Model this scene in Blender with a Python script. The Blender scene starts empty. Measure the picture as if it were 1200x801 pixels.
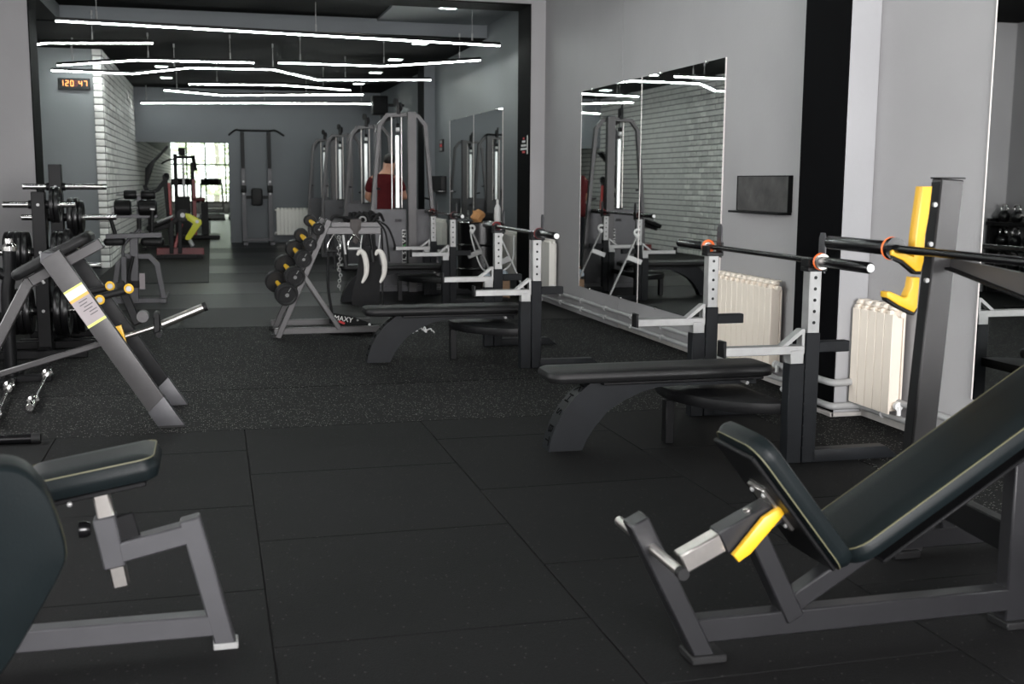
import bpy, bmesh, math, random
from mathutils import Vector, Matrix
random.seed(7)
scene = bpy.context.scene
COL = scene.collection

# ---------------------------------------------------------------- camera
FPX, PITCH, YAW, ROLL, CAMZ = 1320.17, 0.141010, 0.258868, 0.006738, 1.37
_f = Vector((math.sin(YAW)*math.cos(PITCH), math.cos(YAW)*math.cos(PITCH), -math.sin(PITCH)))
_r = Vector((math.cos(YAW), -math.sin(YAW), 0)); _u = _r.cross(_f)
CR = math.cos(ROLL)*_r + math.sin(ROLL)*_u
CU = -math.sin(ROLL)*_r + math.cos(ROLL)*_u
CF = _f
CO = Vector((0, 0, CAMZ))
cam_d = bpy.data.cameras.new('camera'); cam = bpy.data.objects.new('camera', cam_d); COL.objects.link(cam)
cam.matrix_world = Matrix(((CR.x, CU.x, -CF.x, 0), (CR.y, CU.y, -CF.y, 0), (CR.z, CU.z, -CF.z, CAMZ), (0, 0, 0, 1)))
cam_d.sensor_fit = 'HORIZONTAL'; cam_d.sensor_width = 36; cam_d.lens = FPX/1200*36
cam_d.clip_start = 0.05; cam_d.clip_end = 300
cam_d.dof.use_dof = True; cam_d.dof.focus_distance = 6.3; cam_d.dof.aperture_fstop = 4.0
scene.camera = cam

# ---------------------------------------------------------------- world, lights, exposure
world = bpy.data.worlds.new('world'); scene.world = world; world.use_nodes = True
wn = world.node_tree.nodes; wn['Background'].inputs[0].default_value = (0.93, 1.0, 0.97, 1); wn['Background'].inputs[1].default_value = 4.0
def area(name, loc, tgt, sx, sy, power, col):
    d = bpy.data.lights.new(name, 'AREA'); d.shape = 'RECTANGLE'; d.size = sx; d.size_y = sy; d.energy = power; d.color = col
    o = bpy.data.objects.new(name, d); COL.objects.link(o); o.location = loc
    o.rotation_euler = (Vector(tgt)-Vector(loc)).to_track_quat('-Z', 'Y').to_euler(); return o
# daylight entering through the window wall behind the photographer
area('daylight_window_behind', (1.3, -2.84, 1.75), (1.3, 10, 1.55), 3.4, 1.9, 930, (1.0, 0.975, 0.985))
# added fill from two unseen left-wall windows, put in to brighten the right wall
area('added_left_fill', (-2.42, 1.6, 1.75), (3, 1.6, 1.45), 3.2, 1.7, 90, (1.0, 0.975, 0.985))
area('added_left_fill_far', (-2.42, 6.4, 1.75), (3, 6.4, 1.45), 3.2, 1.7, 95, (1.0, 0.975, 0.985))
sun_d = bpy.data.lights.new('sun', 'SUN'); sun_d.energy = 5.0; sun_d.angle = 0.03; sun_d.color = (1, .96, .88)
sun = bpy.data.objects.new('sun', sun_d); COL.objects.link(sun)
sun.rotation_euler = Vector((-0.25, -0.75, -0.62)).to_track_quat('-Z', 'Y').to_euler()
LED_STRENGTH = 46.0
vs = scene.view_settings; vs.view_transform = 'Standard'; vs.look = 'None'; vs.gamma = 1; vs.use_curve_mapping = False; vs.exposure = 0.0
scene.cycles.use_denoising = True
scene.cycles.max_bounces = 8; scene.cycles.diffuse_bounces = 4; scene.cycles.glossy_bounces = 6
scene.cycles.sample_clamp_indirect = 6.0

# ---------------------------------------------------------------- helpers
def at(x, y, Y=None, X=None, Z=None):
    d = CF*FPX + CR*(x-600) - CU*(y-400.5)
    if Y is not None: t = Y/d.y
    elif X is not None: t = X/d.x
    else: t = (Z-CAMZ)/d.z
    return CO + d*t
V = Vector
def mat(name, col, rough=.5, metal=0., var=0., vscale=8., bump=0., bscale=60., spec=.5, emit=None, estr=0., rand=0.):
    m = bpy.data.materials.new(name); m.use_nodes = True; nt = m.node_tree; b = nt.nodes['Principled BSDF']
    b.inputs['Base Color'].default_value = (*col, 1); b.inputs['Roughness'].default_value = rough; b.inputs['Metallic'].default_value = metal
    b.inputs['Specular IOR Level'].default_value = spec
    if emit: b.inputs['Emission Color'].default_value = (*emit, 1); b.inputs['Emission Strength'].default_value = estr
    tc = nt.nodes.new('ShaderNodeTexCoord')
    if var or rand:
        n = nt.nodes.new('ShaderNodeTexNoise'); n.inputs['Scale'].default_value = vscale; n.inputs['Detail'].default_value = 5
        nt.links.new(tc.outputs['Object'], n.inputs['Vector'])
        r = nt.nodes.new('ShaderNodeMapRange'); r.inputs['To Min'].default_value = 1-var; r.inputs['To Max'].default_value = 1+var
        r.inputs['From Min'].default_value = .25; r.inputs['From Max'].default_value = .75
        nt.links.new(n.outputs['Fac'], r.inputs['Value'])
        last = r.outputs['Result']
        if rand:
            oi = nt.nodes.new('ShaderNodeObjectInfo'); rr = nt.nodes.new('ShaderNodeMapRange')
            rr.inputs['To Min'].default_value = 1-rand; rr.inputs['To Max'].default_value = 1+rand
            nt.links.new(oi.outputs['Random'], rr.inputs['Value'])
            mu = nt.nodes.new('ShaderNodeMath'); mu.operation = 'MULTIPLY'
            nt.links.new(last, mu.inputs[0]); nt.links.new(rr.outputs['Result'], mu.inputs[1]); last = mu.outputs[0]
        mx = nt.nodes.new('ShaderNodeVectorMath'); mx.operation = 'SCALE'; mx.inputs[0].default_value = col
        nt.links.new(last, mx.inputs['Scale']); nt.links.new(mx.outputs['Vector'], b.inputs['Base Color'])
    if bump:
        n2 = nt.nodes.new('ShaderNodeTexNoise'); n2.inputs['Scale'].default_value = bscale; n2.inputs['Detail'].default_value = 3
        nt.links.new(tc.outputs['Object'], n2.inputs['Vector'])
        bp = nt.nodes.new('ShaderNodeBump'); bp.inputs['Strength'].default_value = bump; bp.inputs['Distance'].default_value = .004
        nt.links.new(n2.outputs['Fac'], bp.inputs['Height']); nt.links.new(bp.outputs['Normal'], b.inputs['Normal'])
    return m
def rubber(name, base, fleck, amount, rough=.72, rand=.12, spec=.14, bump=.6):
    m = mat(name, base, rough, 0, .18, 3.0, bump, 160, spec, rand=rand); nt = m.node_tree; b = nt.nodes['Principled BSDF']
    src = b.inputs['Base Color'].links[0].from_socket
    tc = nt.nodes.new('ShaderNodeTexCoord'); n = nt.nodes.new('ShaderNodeTexVoronoi'); n.inputs['Scale'].default_value = 95; n.inputs['Randomness'].default_value = 1
    nt.links.new(tc.outputs['Object'], n.inputs['Vector'])
    sx = nt.nodes.new('ShaderNodeSeparateColor'); nt.links.new(n.outputs['Color'], sx.inputs[0])
    g = nt.nodes.new('ShaderNodeMath'); g.operation = 'GREATER_THAN'; g.inputs[1].default_value = 1-amount; nt.links.new(sx.outputs[0], g.inputs[0])
    lt = nt.nodes.new('ShaderNodeMath'); lt.operation = 'LESS_THAN'; lt.inputs[1].default_value = .32; nt.links.new(n.outputs['Distance'], lt.inputs[0])
    mu = nt.nodes.new('ShaderNodeMath'); mu.operation = 'MULTIPLY'; nt.links.new(g.outputs[0], mu.inputs[0]); nt.links.new(lt.outputs[0], mu.inputs[1])
    mx = nt.nodes.new('ShaderNodeMix'); mx.data_type = 'RGBA'; mx.inputs['B'].default_value = (*fleck, 1)
    nt.links.new(mu.outputs[0], mx.inputs['Factor']); nt.links.new(src, mx.inputs['A']); nt.links.new(mx.outputs['Result'], b.inputs['Base Color'])
    return m
M = dict(
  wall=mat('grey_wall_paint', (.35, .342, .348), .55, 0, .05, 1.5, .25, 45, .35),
  wall_clock=mat('brightened_far_wall_paint', (.22, .235, .245), .5, 0, .07, 1.2, .3, 30, .3),  # far wall paint made lighter in place of light missing on the clock wall
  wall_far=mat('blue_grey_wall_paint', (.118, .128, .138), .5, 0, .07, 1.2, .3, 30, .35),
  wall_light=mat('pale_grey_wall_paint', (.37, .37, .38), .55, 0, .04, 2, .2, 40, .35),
  blackwall=mat('black_wall_paint', (.0035, .0035, .004), .7, 0, .1, 4, .15, 60, .02),
  ceil_black=mat('black_ceiling_paint', (.0022, .0022, .0024), .85, 0, .2, 2, .3, 20, .08),
  rubber_tile=rubber('black_rubber_tile', (.0050, .0050, .0052), (.05, .05, .048), .03, .75),
  rubber_fleck=rubber('flecked_rubber_roll', (.0046, .0047, .0048), (.26, .26, .245), .24, .75),
  rubber_roll=rubber('rubber_roll', (.0055, .0057, .0057), (.03, .03, .03), .08, .30, spec=.04, bump=.22),
  rubber_roll_matt=rubber('matt_rubber_roll', (.0055, .0057, .0057), (.03, .03, .03), .08, .36, spec=.035, bump=.24),
  rubber_mat=rubber('rubber_mat', (.0052, .0054, .0054), (.02, .02, .02), .04, .6),
  slab=mat('concrete_slab', (.006, .006, .006), .9),
  floor_light=mat('pale_vinyl_floor', (.42, .42, .40), .4, 0, .1, 3),
  brick=mat('white_painted_brick', (.86, .85, .82), .7, 0, .12, 9, .7, 70, .3, rand=.2),
  mortar=mat('shadow_grey_mortar', (.14, .14, .136), .85, 0, .15, 20),  # joints are painted white too; their recess shadow is put into this grey
  frame=mat('graphite_powder_coat', (.052, .0515, .056), .42, .25, .08, 12, .12, 400, .5),
  frame_dk=mat('dark_graphite_powder_coat', (.0125, .0125, .014), .36, .12, .08, 12, .10, 400, .5),
  frame_md=mat('mid_grey_powder_coat', (.027, .026, .0265), .42, .2, .06, 12, .1, 400, .45),
  frame_lt=mat('grey_powder_coat', (.055, .0525, .0535), .42, .25, .06, 12, .1, 400, .5),
  black=mat('black_steel', (.0042, .0043, .0048), .45, .05, .15, 10, .08, 300, .18),
  blackgloss=mat('glossy_black_paint', (.004, .004, .0045), .24, .05, .1, 10, 0, 1, .4),
  benchblack=mat('scuffed_black_steel', (.0060, .0070, .0086), .52, .05, .2, 7, .1, 200, .2),
  vinyl=mat('dark_green_black_vinyl', (.0042, .0066, .0074), .45, 0, .12, 8, .12, 220, .15),
  vinyl_black=mat('black_vinyl', (.0045, .0045, .0048), .48, 0, .12, 8, .15, 200, .24),
  piping=mat('olive_stitching', (.10, .095, .052), .6),
  rubber_black=mat('black_rubber', (.0048, .0048, .0052), .6, 0, .1, 12, .1, 200, .3),
  head=mat('grey_black_rubber_head', (.011, .011, .0115), .5, 0, .1, 12, .1, 200, .4),
  plate=mat('black_enamel_plate', (.0055, .0055, .006), .28, .1, .1, 10, .1, 120, .5),
  chrome=mat('chrome', (.72, .71, .69), .16, 1., .05, 20),
  steel=mat('brushed_steel', (.60, .57, .54), .30, 1., .08, 30, .05, 300),
  zinc=mat('zinc_plated_steel', (.30, .30, .297), .42, .42, .12, 14, .1, 200),
  satin=mat('satin_aluminium', (.85, .87, .86), .35, .6, .03, 5),
  whitepipe=mat('grey_white_pipe_paint', (.36, .36, .36), .45, 0, .06, 10),
  trimwhite=mat('dirty_white_skirting', (.42, .40, .38), .6, 0, .15, 14),
  radiator=mat('cream_enamel', (.86, .77, .67), .38, 0, .03, 5),
  radiator_w=mat('white_enamel', (.74, .72, .67), .38, 0, .03, 5),
  yellow=mat('yellow_plastic', (.62, .345, .014), .4, 0, .05, 8),
  yellow2=mat('yellow_grip', (.72, .43, .03), .5),
  lime=mat('lime_yellow_paint', (.58, .58, .035), .4),
  red=mat('red_paint', (.30, .016, .014), .4, 0, .1, 6),
  darkred=mat('dark_red_paint', (.13, .009, .011), .42, 0, .1, 6),
  orange=mat('orange_rubber_ring', (.85, .16, .035), .45),
  white=mat('white_plastic', (.75, .75, .74), .4),
  whitetext=mat('white_print', (.75, .75, .73), .6),
  redtext=mat('red_print', (.6, .03, .03), .6),
  greentext=mat('green_print', (.05, .40, .08), .6),
  sticker=mat('grey_lilac_sticker', (.30, .265, .272), .5),
  stickery=mat('lime_sticker_band', (.72, .76, .18), .5),
  stickero=mat('orange_sticker_band', (.85, .38, .08), .5),
  stickerline=mat('grey_print', (.09, .08, .085), .6),
  mirror=mat('mirror_glass', (.94, .965, .955), .015, 1.),
  mirroredge=mat('polished_glass_edge', (.80, .74, .72), .3),
  stone=mat('dark_stone_panel', (.055, .052, .052), .5, 0, .55, 9, .2, 30),
  led=mat('led_diffuser', (.8, .9, .87), .5, emit=(.93, 1.0, .965), estr=LED_STRENGTH),
  down=mat('downlight_diffuser', (.9, .95, .93), .5, emit=(.86, 1, .95), estr=9),
  digit=mat('clock_digit', (.5, .1, .02), .5, emit=(1.0, .36, .10), estr=3.2),
  digitdim=mat('clock_digit_dim', (.12, .01, .01), .5, emit=(.7, .03, .02), estr=.12),
  cardboard=mat('brown_cardboard', (.24, .15, .09), .8, 0, .1, 8),
  leather=mat('tan_leather', (.52, .26, .10), .75, 0, .2, 14, .3, 60),
  brownleather=mat('dark_brown_leather', (.022, .016, .014), .6, 0, .2, 14, .2, 80),
  cloth=mat('blue_white_cloth', (.40, .46, .52), .85, 0, .3, 12, .3, 50),
  fabric=mat('black_fabric', (.006, .006, .0065), .85, 0, .2, 14, .3, 150, .3),
  offwhite=mat('off_white_strap', (.50, .48, .45), .7, 0, .12, 14),
  shirt=mat('red_cotton', (.085, .006, .008), .85, 0, .2, 6, .3, 40, .3),
  trousers=mat('dark_trousers', (.018, .019, .024), .85, 0, .15, 8),
  skin=mat('skin', (.52, .27, .18), .5, 0, .06, 12),
  hair=mat('dark_hair', (.012, .009, .008), .55, 0, .2, 60, .5, 120),
  shoe=mat('dark_shoe', (.02, .02, .022), .6),
  leaf=mat('sunlit_leaf', (.62, .70, .50), .6, 0, .3, 3, rand=.2),
  bark=mat('bark', (.34, .31, .27), .9, 0, .3, 9),
  ground=mat('pale_paving', (.5, .5, .45), .8, 0, .2, 1),
)
def glass_mat():
    m = bpy.data.materials.new('window_glass'); m.use_nodes = True; nt = m.node_tree; nt.nodes.clear()
    o = nt.nodes.new('ShaderNodeOutputMaterial'); t = nt.nodes.new('ShaderNodeBsdfTransparent'); g = nt.nodes.new('ShaderNodeBsdfGlossy')
    t.inputs[0].default_value = (.95, .97, .96, 1); g.inputs['Roughness'].default_value = .02
    fr = nt.nodes.new('ShaderNodeFresnel'); fr.inputs[0].default_value = 1.3; mx = nt.nodes.new('ShaderNodeMixShader')
    nt.links.new(fr.outputs[0], mx.inputs[0]); nt.links.new(t.outputs[0], mx.inputs[1]); nt.links.new(g.outputs[0], mx.inputs[2]); nt.links.new(mx.outputs[0], o.inputs[0]); return m
M['glass'] = glass_mat()

def frame3(d, up=(0, 0, 1)):
    d = V(d).normalized(); up = V(up)
    if abs(d.dot(up.normalized())) > .999: up = V((0, 1, 0)) if abs(d.y) < .9 else V((1, 0, 0))
    s = d.cross(up).normalized(); u = s.cross(d).normalized(); return d, s, u

class MB:
    """collects shapes given in world coordinates; build() links them as ONE mesh object"""
    def __init__(self): self.bm = bmesh.new()
    def _tr(self, verts, mtx): bmesh.ops.transform(self.bm, matrix=mtx, verts=verts)
    def obox(self, c, ax, size, bev=.004, seg=1):
        """box with centre c, axes (3 unit vectors) and full size"""
        g = bmesh.ops.create_cube(self.bm, size=1.0); vs_ = g['verts']
        s = V(size)
        for v in vs_: v.co = V((v.co.x*s.x, v.co.y*s.y, v.co.z*s.z))
        if bev > 0:
            es = list({e for v in vs_ for e in v.link_edges})
            r = bmesh.ops.bevel(self.bm, geom=es, offset=min(bev, min(s)*.49), segments=seg, affect='EDGES', profile=.5)
            vs_ = list({v for f in r['faces'] for v in f.verts} | {v for v in vs_ if v.is_valid})
            seen = set(vs_); stack = list(vs_)
            while stack:
                v = stack.pop()
                for e in v.link_edges:
                    o = e.other_vert(v)
                    if o not in seen: seen.add(o); stack.append(o)
            vs_ = list(seen)
        a, b, d = [V(q) for q in ax]; c = V(c)
        self._tr(vs_, Matrix(((a.x, b.x, d.x, c.x), (a.y, b.y, d.y, c.y), (a.z, b.z, d.z, c.z), (0, 0, 0, 1)))); return self
    def box(self, lo, hi, bev=.004, seg=1):
        lo, hi = V(lo), V(hi); return self.obox((lo+hi)/2, ((1, 0, 0), (0, 1, 0), (0, 0, 1)), hi-lo, bev, seg)
    def beam(self, a, b, w, h, up=(0, 0, 1), bev=.005, seg=1, ext=0.):
        """bar from a to b; w across, h along up"""
        a, b = V(a), V(b); d, s, u = frame3(b-a, up); w -= random.uniform(0, .0016); h -= random.uniform(0, .0016); return self.obox((a+b)/2, (d, s, u), ((b-a).length+2*ext, w, h), bev, seg)
    def path(self, pts, w, h, up=(0, 1, 0), bev=.005):
        for i in range(len(pts)-1): self.beam(pts[i], pts[i+1], w, h, up, bev, ext=h*.25 if 0 < i or len(pts) > 2 else 0)
        return self
    def tube(self, pts, r, seg=10, caps=True, closed=False):
        pts = [V(p) for p in pts]; n = len(pts); rs = r if isinstance(r, (list, tuple)) else [r]*n
        rings = []; prev = None
        for i, p in enumerate(pts):
            if closed: t = (pts[(i+1) % n]-pts[i-1])
            else: t = (pts[min(i+1, n-1)]-pts[max(i-1, 0)])
            t = t.normalized()
            if prev is None:
                _, s, u = frame3(t); u = t.cross(s)
            else:
                s = prev - t*prev.dot(t); s = s.normalized(); u = t.cross(s)
            prev = s
            rings.append([self.bm.verts.new(p+(s*math.cos(2*math.pi*k/seg)+u*math.sin(2*math.pi*k/seg))*rs[i]) for k in range(seg)])
        rg = range(n if closed else n-1)
        for i in rg:
            A, B = rings[i], rings[(i+1) % n]
            for k in range(seg): self.bm.faces.new((A[k], A[(k+1) % seg], B[(k+1) % seg], B[k]))
        if caps and not closed:
            self.bm.faces.new(rings[0][::-1]); self.bm.faces.new(rings[-1])
        return self
    def cyl(self, a, b, r, seg=16): return self.tube([a, b], r, seg)
    def lathe(self, prof, o, axis, seg=24):
        """prof: list of (radius, distance along axis)"""
        d, s, u = frame3(axis); o = V(o); rings = []
        for r, t in prof:
            if r < 1e-6: rings.append([self.bm.verts.new(o+d*t)])
            else: rings.append([self.bm.verts.new(o+d*t+(s*math.cos(2*math.pi*k/seg)+u*math.sin(2*math.pi*k/seg))*r) for k in range(seg)])
        for A, B in zip(rings, rings[1:]):
            for k in range(seg):
                k2 = (k+1) % seg
                if len(A) == 1 and len(B) == 1: continue
                if len(A) == 1: self.bm.faces.new((A[0], B[k2], B[k]))
                elif len(B) == 1: self.bm.faces.new((A[k], A[k2], B[0]))
                else: self.bm.faces.new((A[k], A[k2], B[k2], B[k]))
        return self
    def prism(self, pts, ext, bev=0.):
        pts = [V(p) for p in pts]; ext = V(ext)
        A = [self.bm.verts.new(p) for p in pts]; B = [self.bm.verts.new(p+ext) for p in pts]; n = len(pts)
        fs = [self.bm.faces.new(A[::-1]), self.bm.faces.new(B)]
        for i in range(n): fs.append(self.bm.faces.new((A[i], A[(i+1) % n], B[(i+1) % n], B[i])))
        bmesh.ops.recalc_face_normals(self.bm, faces=fs)
        if bev:
            es = [e for f in fs[:2] for e in f.edges]
            bmesh.ops.bevel(self.bm, geom=es, offset=bev, segments=2, affect='EDGES', profile=.5)
        return self
    def ball(self, c, r, sc=(1, 1, 1), seg=14):
        g = bmesh.ops.create_uvsphere(self.bm, u_segments=seg, v_segments=max(6, seg*2//3), radius=r)
        c = V(c)
        for v in g['verts']: v.co = V((v.co.x*sc[0], v.co.y*sc[1], v.co.z*sc[2]))+c
        return self
    def torus(self, c, axis, R, r, seg=24, ts=8, arc=None):
        d, s, u = frame3(axis); c = V(c)
        if arc: ps = [c+(s*math.cos(a)+u*math.sin(a))*R for a in [arc[0]+(arc[1]-arc[0])*i/seg for i in range(seg+1)]]; return self.tube(ps, r, ts)
        return self.tube([c+(s*math.cos(2*math.pi*i/seg)+u*math.sin(2*math.pi*i/seg))*R for i in range(seg)], r, ts, closed=True)
    def quad(self, a, b, c, d): self.bm.faces.new([self.bm.verts.new(V(p)) for p in (a, b, c, d)]); return self
    def build(self, name, m, parent=None, origin=None, smooth=True, kind=None):
        me = bpy.data.meshes.new(name)
        root = parent
        while root is not None and root.parent is not None: root = root.parent
        o_ = V(origin) if origin is not None else (V(root.location) if root is not None else V((0, 0, 0)))
        if origin is None and parent is None:
            vs_ = self.bm.verts
            if len(vs_):
                xs = [v.co.x for v in vs_]; ys = [v.co.y for v in vs_]; zs = [v.co.z for v in vs_]
                o_ = V(((min(xs)+max(xs))/2, (min(ys)+max(ys))/2, min(zs)))
        bmesh.ops.translate(self.bm, verts=self.bm.verts, vec=-o_)
        bmesh.ops.recalc_face_normals(self.bm, faces=self.bm.faces)
        self.bm.to_mesh(me); self.bm.free()
        me.materials.append(M[m])
        if smooth:
            me.polygons.foreach_set('use_smooth', [True]*len(me.polygons)); me.set_sharp_from_angle(angle=math.radians(38))
        ob = bpy.data.objects.new(name, me); COL.objects.link(ob)
        if parent is not None: ob.parent = parent
        else: ob.location = o_
        if kind: ob['kind'] = kind
        return ob

def thing(name, label, cat, loc, group=None):
    o = bpy.data.objects.new(name, None); COL.objects.link(o); o.location = loc; o.empty_display_size = .1
    o['label'] = label; o['category'] = cat
    if group: o['group'] = group
    return o
def tag(o, label, cat, group=None):
    o['label'] = label; o['category'] = cat
    if group: o['group'] = group
    return o
def copy_tree(o, parent=None):
    c = o.copy(); COL.objects.link(c)
    c.parent = parent
    for ch in [k for k in bpy.data.objects if k.parent == o]: copy_tree(ch, c)
    return c
def struct(mb, name, m, parent=None):
    o = mb.build(name, m, parent)
    if parent is None: o['kind'] = 'structure'
    return o
def textmesh(name, s, size, mtx, m, parent, depth=.0008, align='CENTER'):
    cu = bpy.data.curves.new(name, 'FONT'); cu.body = s; cu.size = size; cu.extrude = depth; cu.align_x = align; cu.align_y = 'CENTER'; cu.resolution_u = 3
    t = bpy.data.objects.new(name, cu); COL.objects.link(t)
    dg = bpy.context.evaluated_depsgraph_get(); me = bpy.data.meshes.new_from_object(t.evaluated_get(dg))
    bpy.data.objects.remove(t); bpy.data.curves.remove(cu)
    me.materials.clear(); me.materials.append(M[m])
    root = parent
    while root.parent is not None: root = root.parent
    me.transform(Matrix.Translation(-V(root.location)) @ mtx)
    me.name = name; o = bpy.data.objects.new(name, me); COL.objects.link(o); o.parent = parent; return o
def face_mtx(c, right, up):
    r = V(right).normalized(); u = V(up); u = (u-r*u.dot(r)).normalized(); n = r.cross(u); c = V(c)
    return Matrix(((r.x, u.x, n.x, c.x), (r.y, u.y, n.y, c.y), (r.z, u.z, n.z, c.z), (0, 0, 0, 1)))
def arc_pts(fn, n): return [fn(i/(n-1)) for i in range(n)]
def smooth_pts(pts, n=6):
    """Catmull-Rom through pts"""
    P = [V(p) for p in pts]; P = [P[0]*2-P[1]]+P+[P[-1]*2-P[-2]]; out = []
    for i in range(1, len(P)-2):
        for k in range(n):
            t = k/n; a, b, c, d = P[i-1:i+3]
            out.append(.5*((2*b)+(c-a)*t+(2*a-5*b+4*c-d)*t*t+(3*b-a-3*c+d)*t**3))
    out.append(P[-2]); return out
def round_loop(c, a, b, la, lb, r, n=5):
    """rounded rectangle loop, half sizes la, lb along unit vectors a, b"""
    c, a, b = V(c), V(a), V(b); out = []
    for (sa, sb, t0) in ((1, 1, 0), (-1, 1, 90), (-1, -1, 180), (1, -1, 270)):
        for i in range(n+1):
            t = math.radians(t0+90*i/n); out.append(c+a*(sa*(la-r)+r*math.cos(t))+b*(sb*(lb-r)+r*math.sin(t)))
    return out
def cushion(name, c, d, s, L, W, T, r, m, parent, stitch=True, crown=.25):
    """upholstered pad: centre c, length dir d, width dir s, thickness along d x s; rounded outline and edges"""
    d = V(d).normalized(); s = V(s); s = (s-d*s.dot(d)).normalized(); n = d.cross(s); c = V(c)
    mb = MB(); bm = mb.bm; e = min(T*.42, r*.8); rings = []
    for (inset, h) in ((e, -T/2), (e*.3, -T/2+e*.25), (0, -T/2+e), (0, T/2-e), (e*.3, T/2-e*.3), (e, T/2), (min(L, W)*.28, T/2+T*.06*crown*2)):
        rings.append([bm.verts.new(p) for p in round_loop(c+n*h, d, s, L/2-inset, W/2-inset, max(r-inset, .004))])
    k = len(rings[0])
    for A, B in zip(rings, rings[1:]):
        for i in range(k): bm.faces.new((A[i], A[(i+1) % k], B[(i+1) % k], B[i]))
    bm.faces.new(rings[0][::-1]); bm.faces.new(rings[-1])
    p = mb.build(name, m, parent)
    if stitch:
        MB().tube(round_loop(c+n*(T/2-e*.25), d, s, L/2-e*.28, W/2-e*.28, max(r-e*.28, .004)), .0022, 5, closed=True).build('piping', 'piping', p)
    return p
# ================================================================ THE SETTING
XR, XL = 3.72, -2.5
Y1, Y2 = 12.57, 13.1            # partition
YB = 25.7                       # back wall
XBR = -1.57                     # face of the brick wall
YC = 18.57                      # wall with the clock
ZC = 3.32
floor = struct(MB().box((-5.4, -3.1, -.05), (6, 48.2, -.012), 0), 'floor', 'slab')
def piece(name, m, lo, hi, parent, bev=.0025, cache={}):
    lo, hi = V(lo), V(hi); sz = hi-lo; key = (name, m, round(sz.x, 3), round(sz.y, 3), round(sz.z, 3))
    c = V(((lo.x+hi.x)/2, (lo.y+hi.y)/2, lo.z)); root = parent
    if key in cache:
        o = bpy.data.objects.new(name, cache[key]); COL.objects.link(o); o.parent = parent
    else:
        o = MB().box(V((-sz.x/2, -sz.y/2, 0)), V((sz.x/2, sz.y/2, sz.z)), bev).build(name, m, None, origin=(0, 0, 0)); o.parent = parent; cache[key] = o.data
    o.location = c-V(parent.location); return o
xs = [-2.5, -1.84, -.845, .135, 1.125, 2.115, 3.10]
offs = [.6, .1, .56, .02, .53, .08]
for i in range(6):
    a, b = xs[i], xs[i+1]; ye = 6.30; y = ye; first = {0: .5, 1: 1.02, 2: .50, 3: 1.0, 4: .48, 5: .95}[i]
    while y > -3:
        h = first if y == ye else 1.025
        piece('tile', 'rubber_tile', (a+.002, max(y-h, -3)+.002, -.012), (b-.002, y-.002, 0), floor); y -= h
piece('roll_strip', 'rubber_fleck', (3.102, -3, -.012), (XR, 6.298, 0), floor)
edges = [6.302, 7.55, 9.1, 10.84, 12.54, 14.07, 15.61, 17.21, 18.75, 20.42, 22.1, 23.6, 25.7]
for i in range(12):
    x0 = XL if edges[i+1] < 12.6 else -5.4
    if edges[i] >= 18.7: x0 = XBR
    piece('roll_strip', 'rubber_fleck' if i < 3 else ('rubber_mat' if i == 3 else 'rubber_roll' if i % 2 else 'rubber_roll_matt'), (x0, edges[i]+.002, -.012), (XR, edges[i+1]-.002, 0 if i % 2 else -.001), floor)
piece('roll_strip', 'rubber_fleck', (XL, 12.55, -.013), (XR, 13.2, -.002), floor)
for k in range(7): piece('roll_strip', 'rubber_roll', (-.075, 25.7+k*2.0+.002, -.012), (5.9, 27.7+k*2.0-.002, 0), floor)
piece('pale_floor', 'floor_light', (-.075, 39.71, -.012), (5.9, 48, 0), floor)
piece('rubber_mat', 'rubber_mat', (XBR+.002, 15.7, -.0015), (-.08, 40, .006), floor)

# walls
wr = struct(MB().box((XR, -3, 0), (XR+.2, YB, 3.6), 0), 'wall_right', 'wall')
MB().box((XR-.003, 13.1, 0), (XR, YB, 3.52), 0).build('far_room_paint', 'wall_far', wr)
MB().box((XR-.022, 10.05, 0), (XR-.001, 12.57, 3.4), .003).build('plaster_panel', 'wall', wr)
MB().box((XR-.014, 6.37, .004), (XR, 12.57, .05), .002).build('skirting', 'trimwhite', wr)
MB().box((XR-.014, 0, .004), (XR, 5.86, .05), .002).build('skirting', 'trimwhite', wr)
wl = MB()
for a, b in ((-3, 0), (3.2, 4.8), (8.0, Y1)): wl.box((XL-.2, a, 0), (XL, b, 3.6), 0)
for a, b in ((0, 3.2), (4.8, 8.0)): wl.box((XL-.2, a, 0), (XL, b, .9), 0).box((XL-.2, a, 2.6), (XL, b, 3.6), 0)
struct(wl, 'wall_left', 'wall')
for n, a in ((3, 0), (4, 4.8)):  # unseen windows, added in the left wall to go with the fill lamps
    fr = MB()
    for y in (a+.03, a+1.6, a+3.17): fr.box((XL-.14, y-.035, .9), (XL-.07, y+.035, 2.6))
    for z in (.93, 2.57): fr.box((XL-.14, a, z-.035), (XL-.07, a+3.2, z+.035))
    w_ = struct(fr, 'window_%d' % n, 'white')
    for k in range(2): MB().box((XL-.11, a+.065+k*1.57, .965), (XL-.10, a+1.565+k*1.57, 2.535), 0).build('pane', 'glass', w_)
wm = struct(MB().box((XL-.2, Y1, 0), (-1.75, Y2, 3.6), 0).box((3.53, Y1, 0), (XR, Y2, 3.6), 0).box((-1.75, Y1, 3.35), (3.53, Y2, 3.6), 0), 'wall_middle', 'wall')
MB().box((3.52, Y1+.004, 0), (3.53, Y2, 3.36), .001).build('black_lining', 'blackwall', wm)
MB().box((-1.75, Y1+.004, 0), (-1.74, Y2, 3.36), .001).build('black_lining', 'blackwall', wm)
MB().box((-1.745, Y1+.004, 3.34), (3.525, Y2, 3.35), .001).build('black_lining', 'blackwall', wm)
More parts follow.
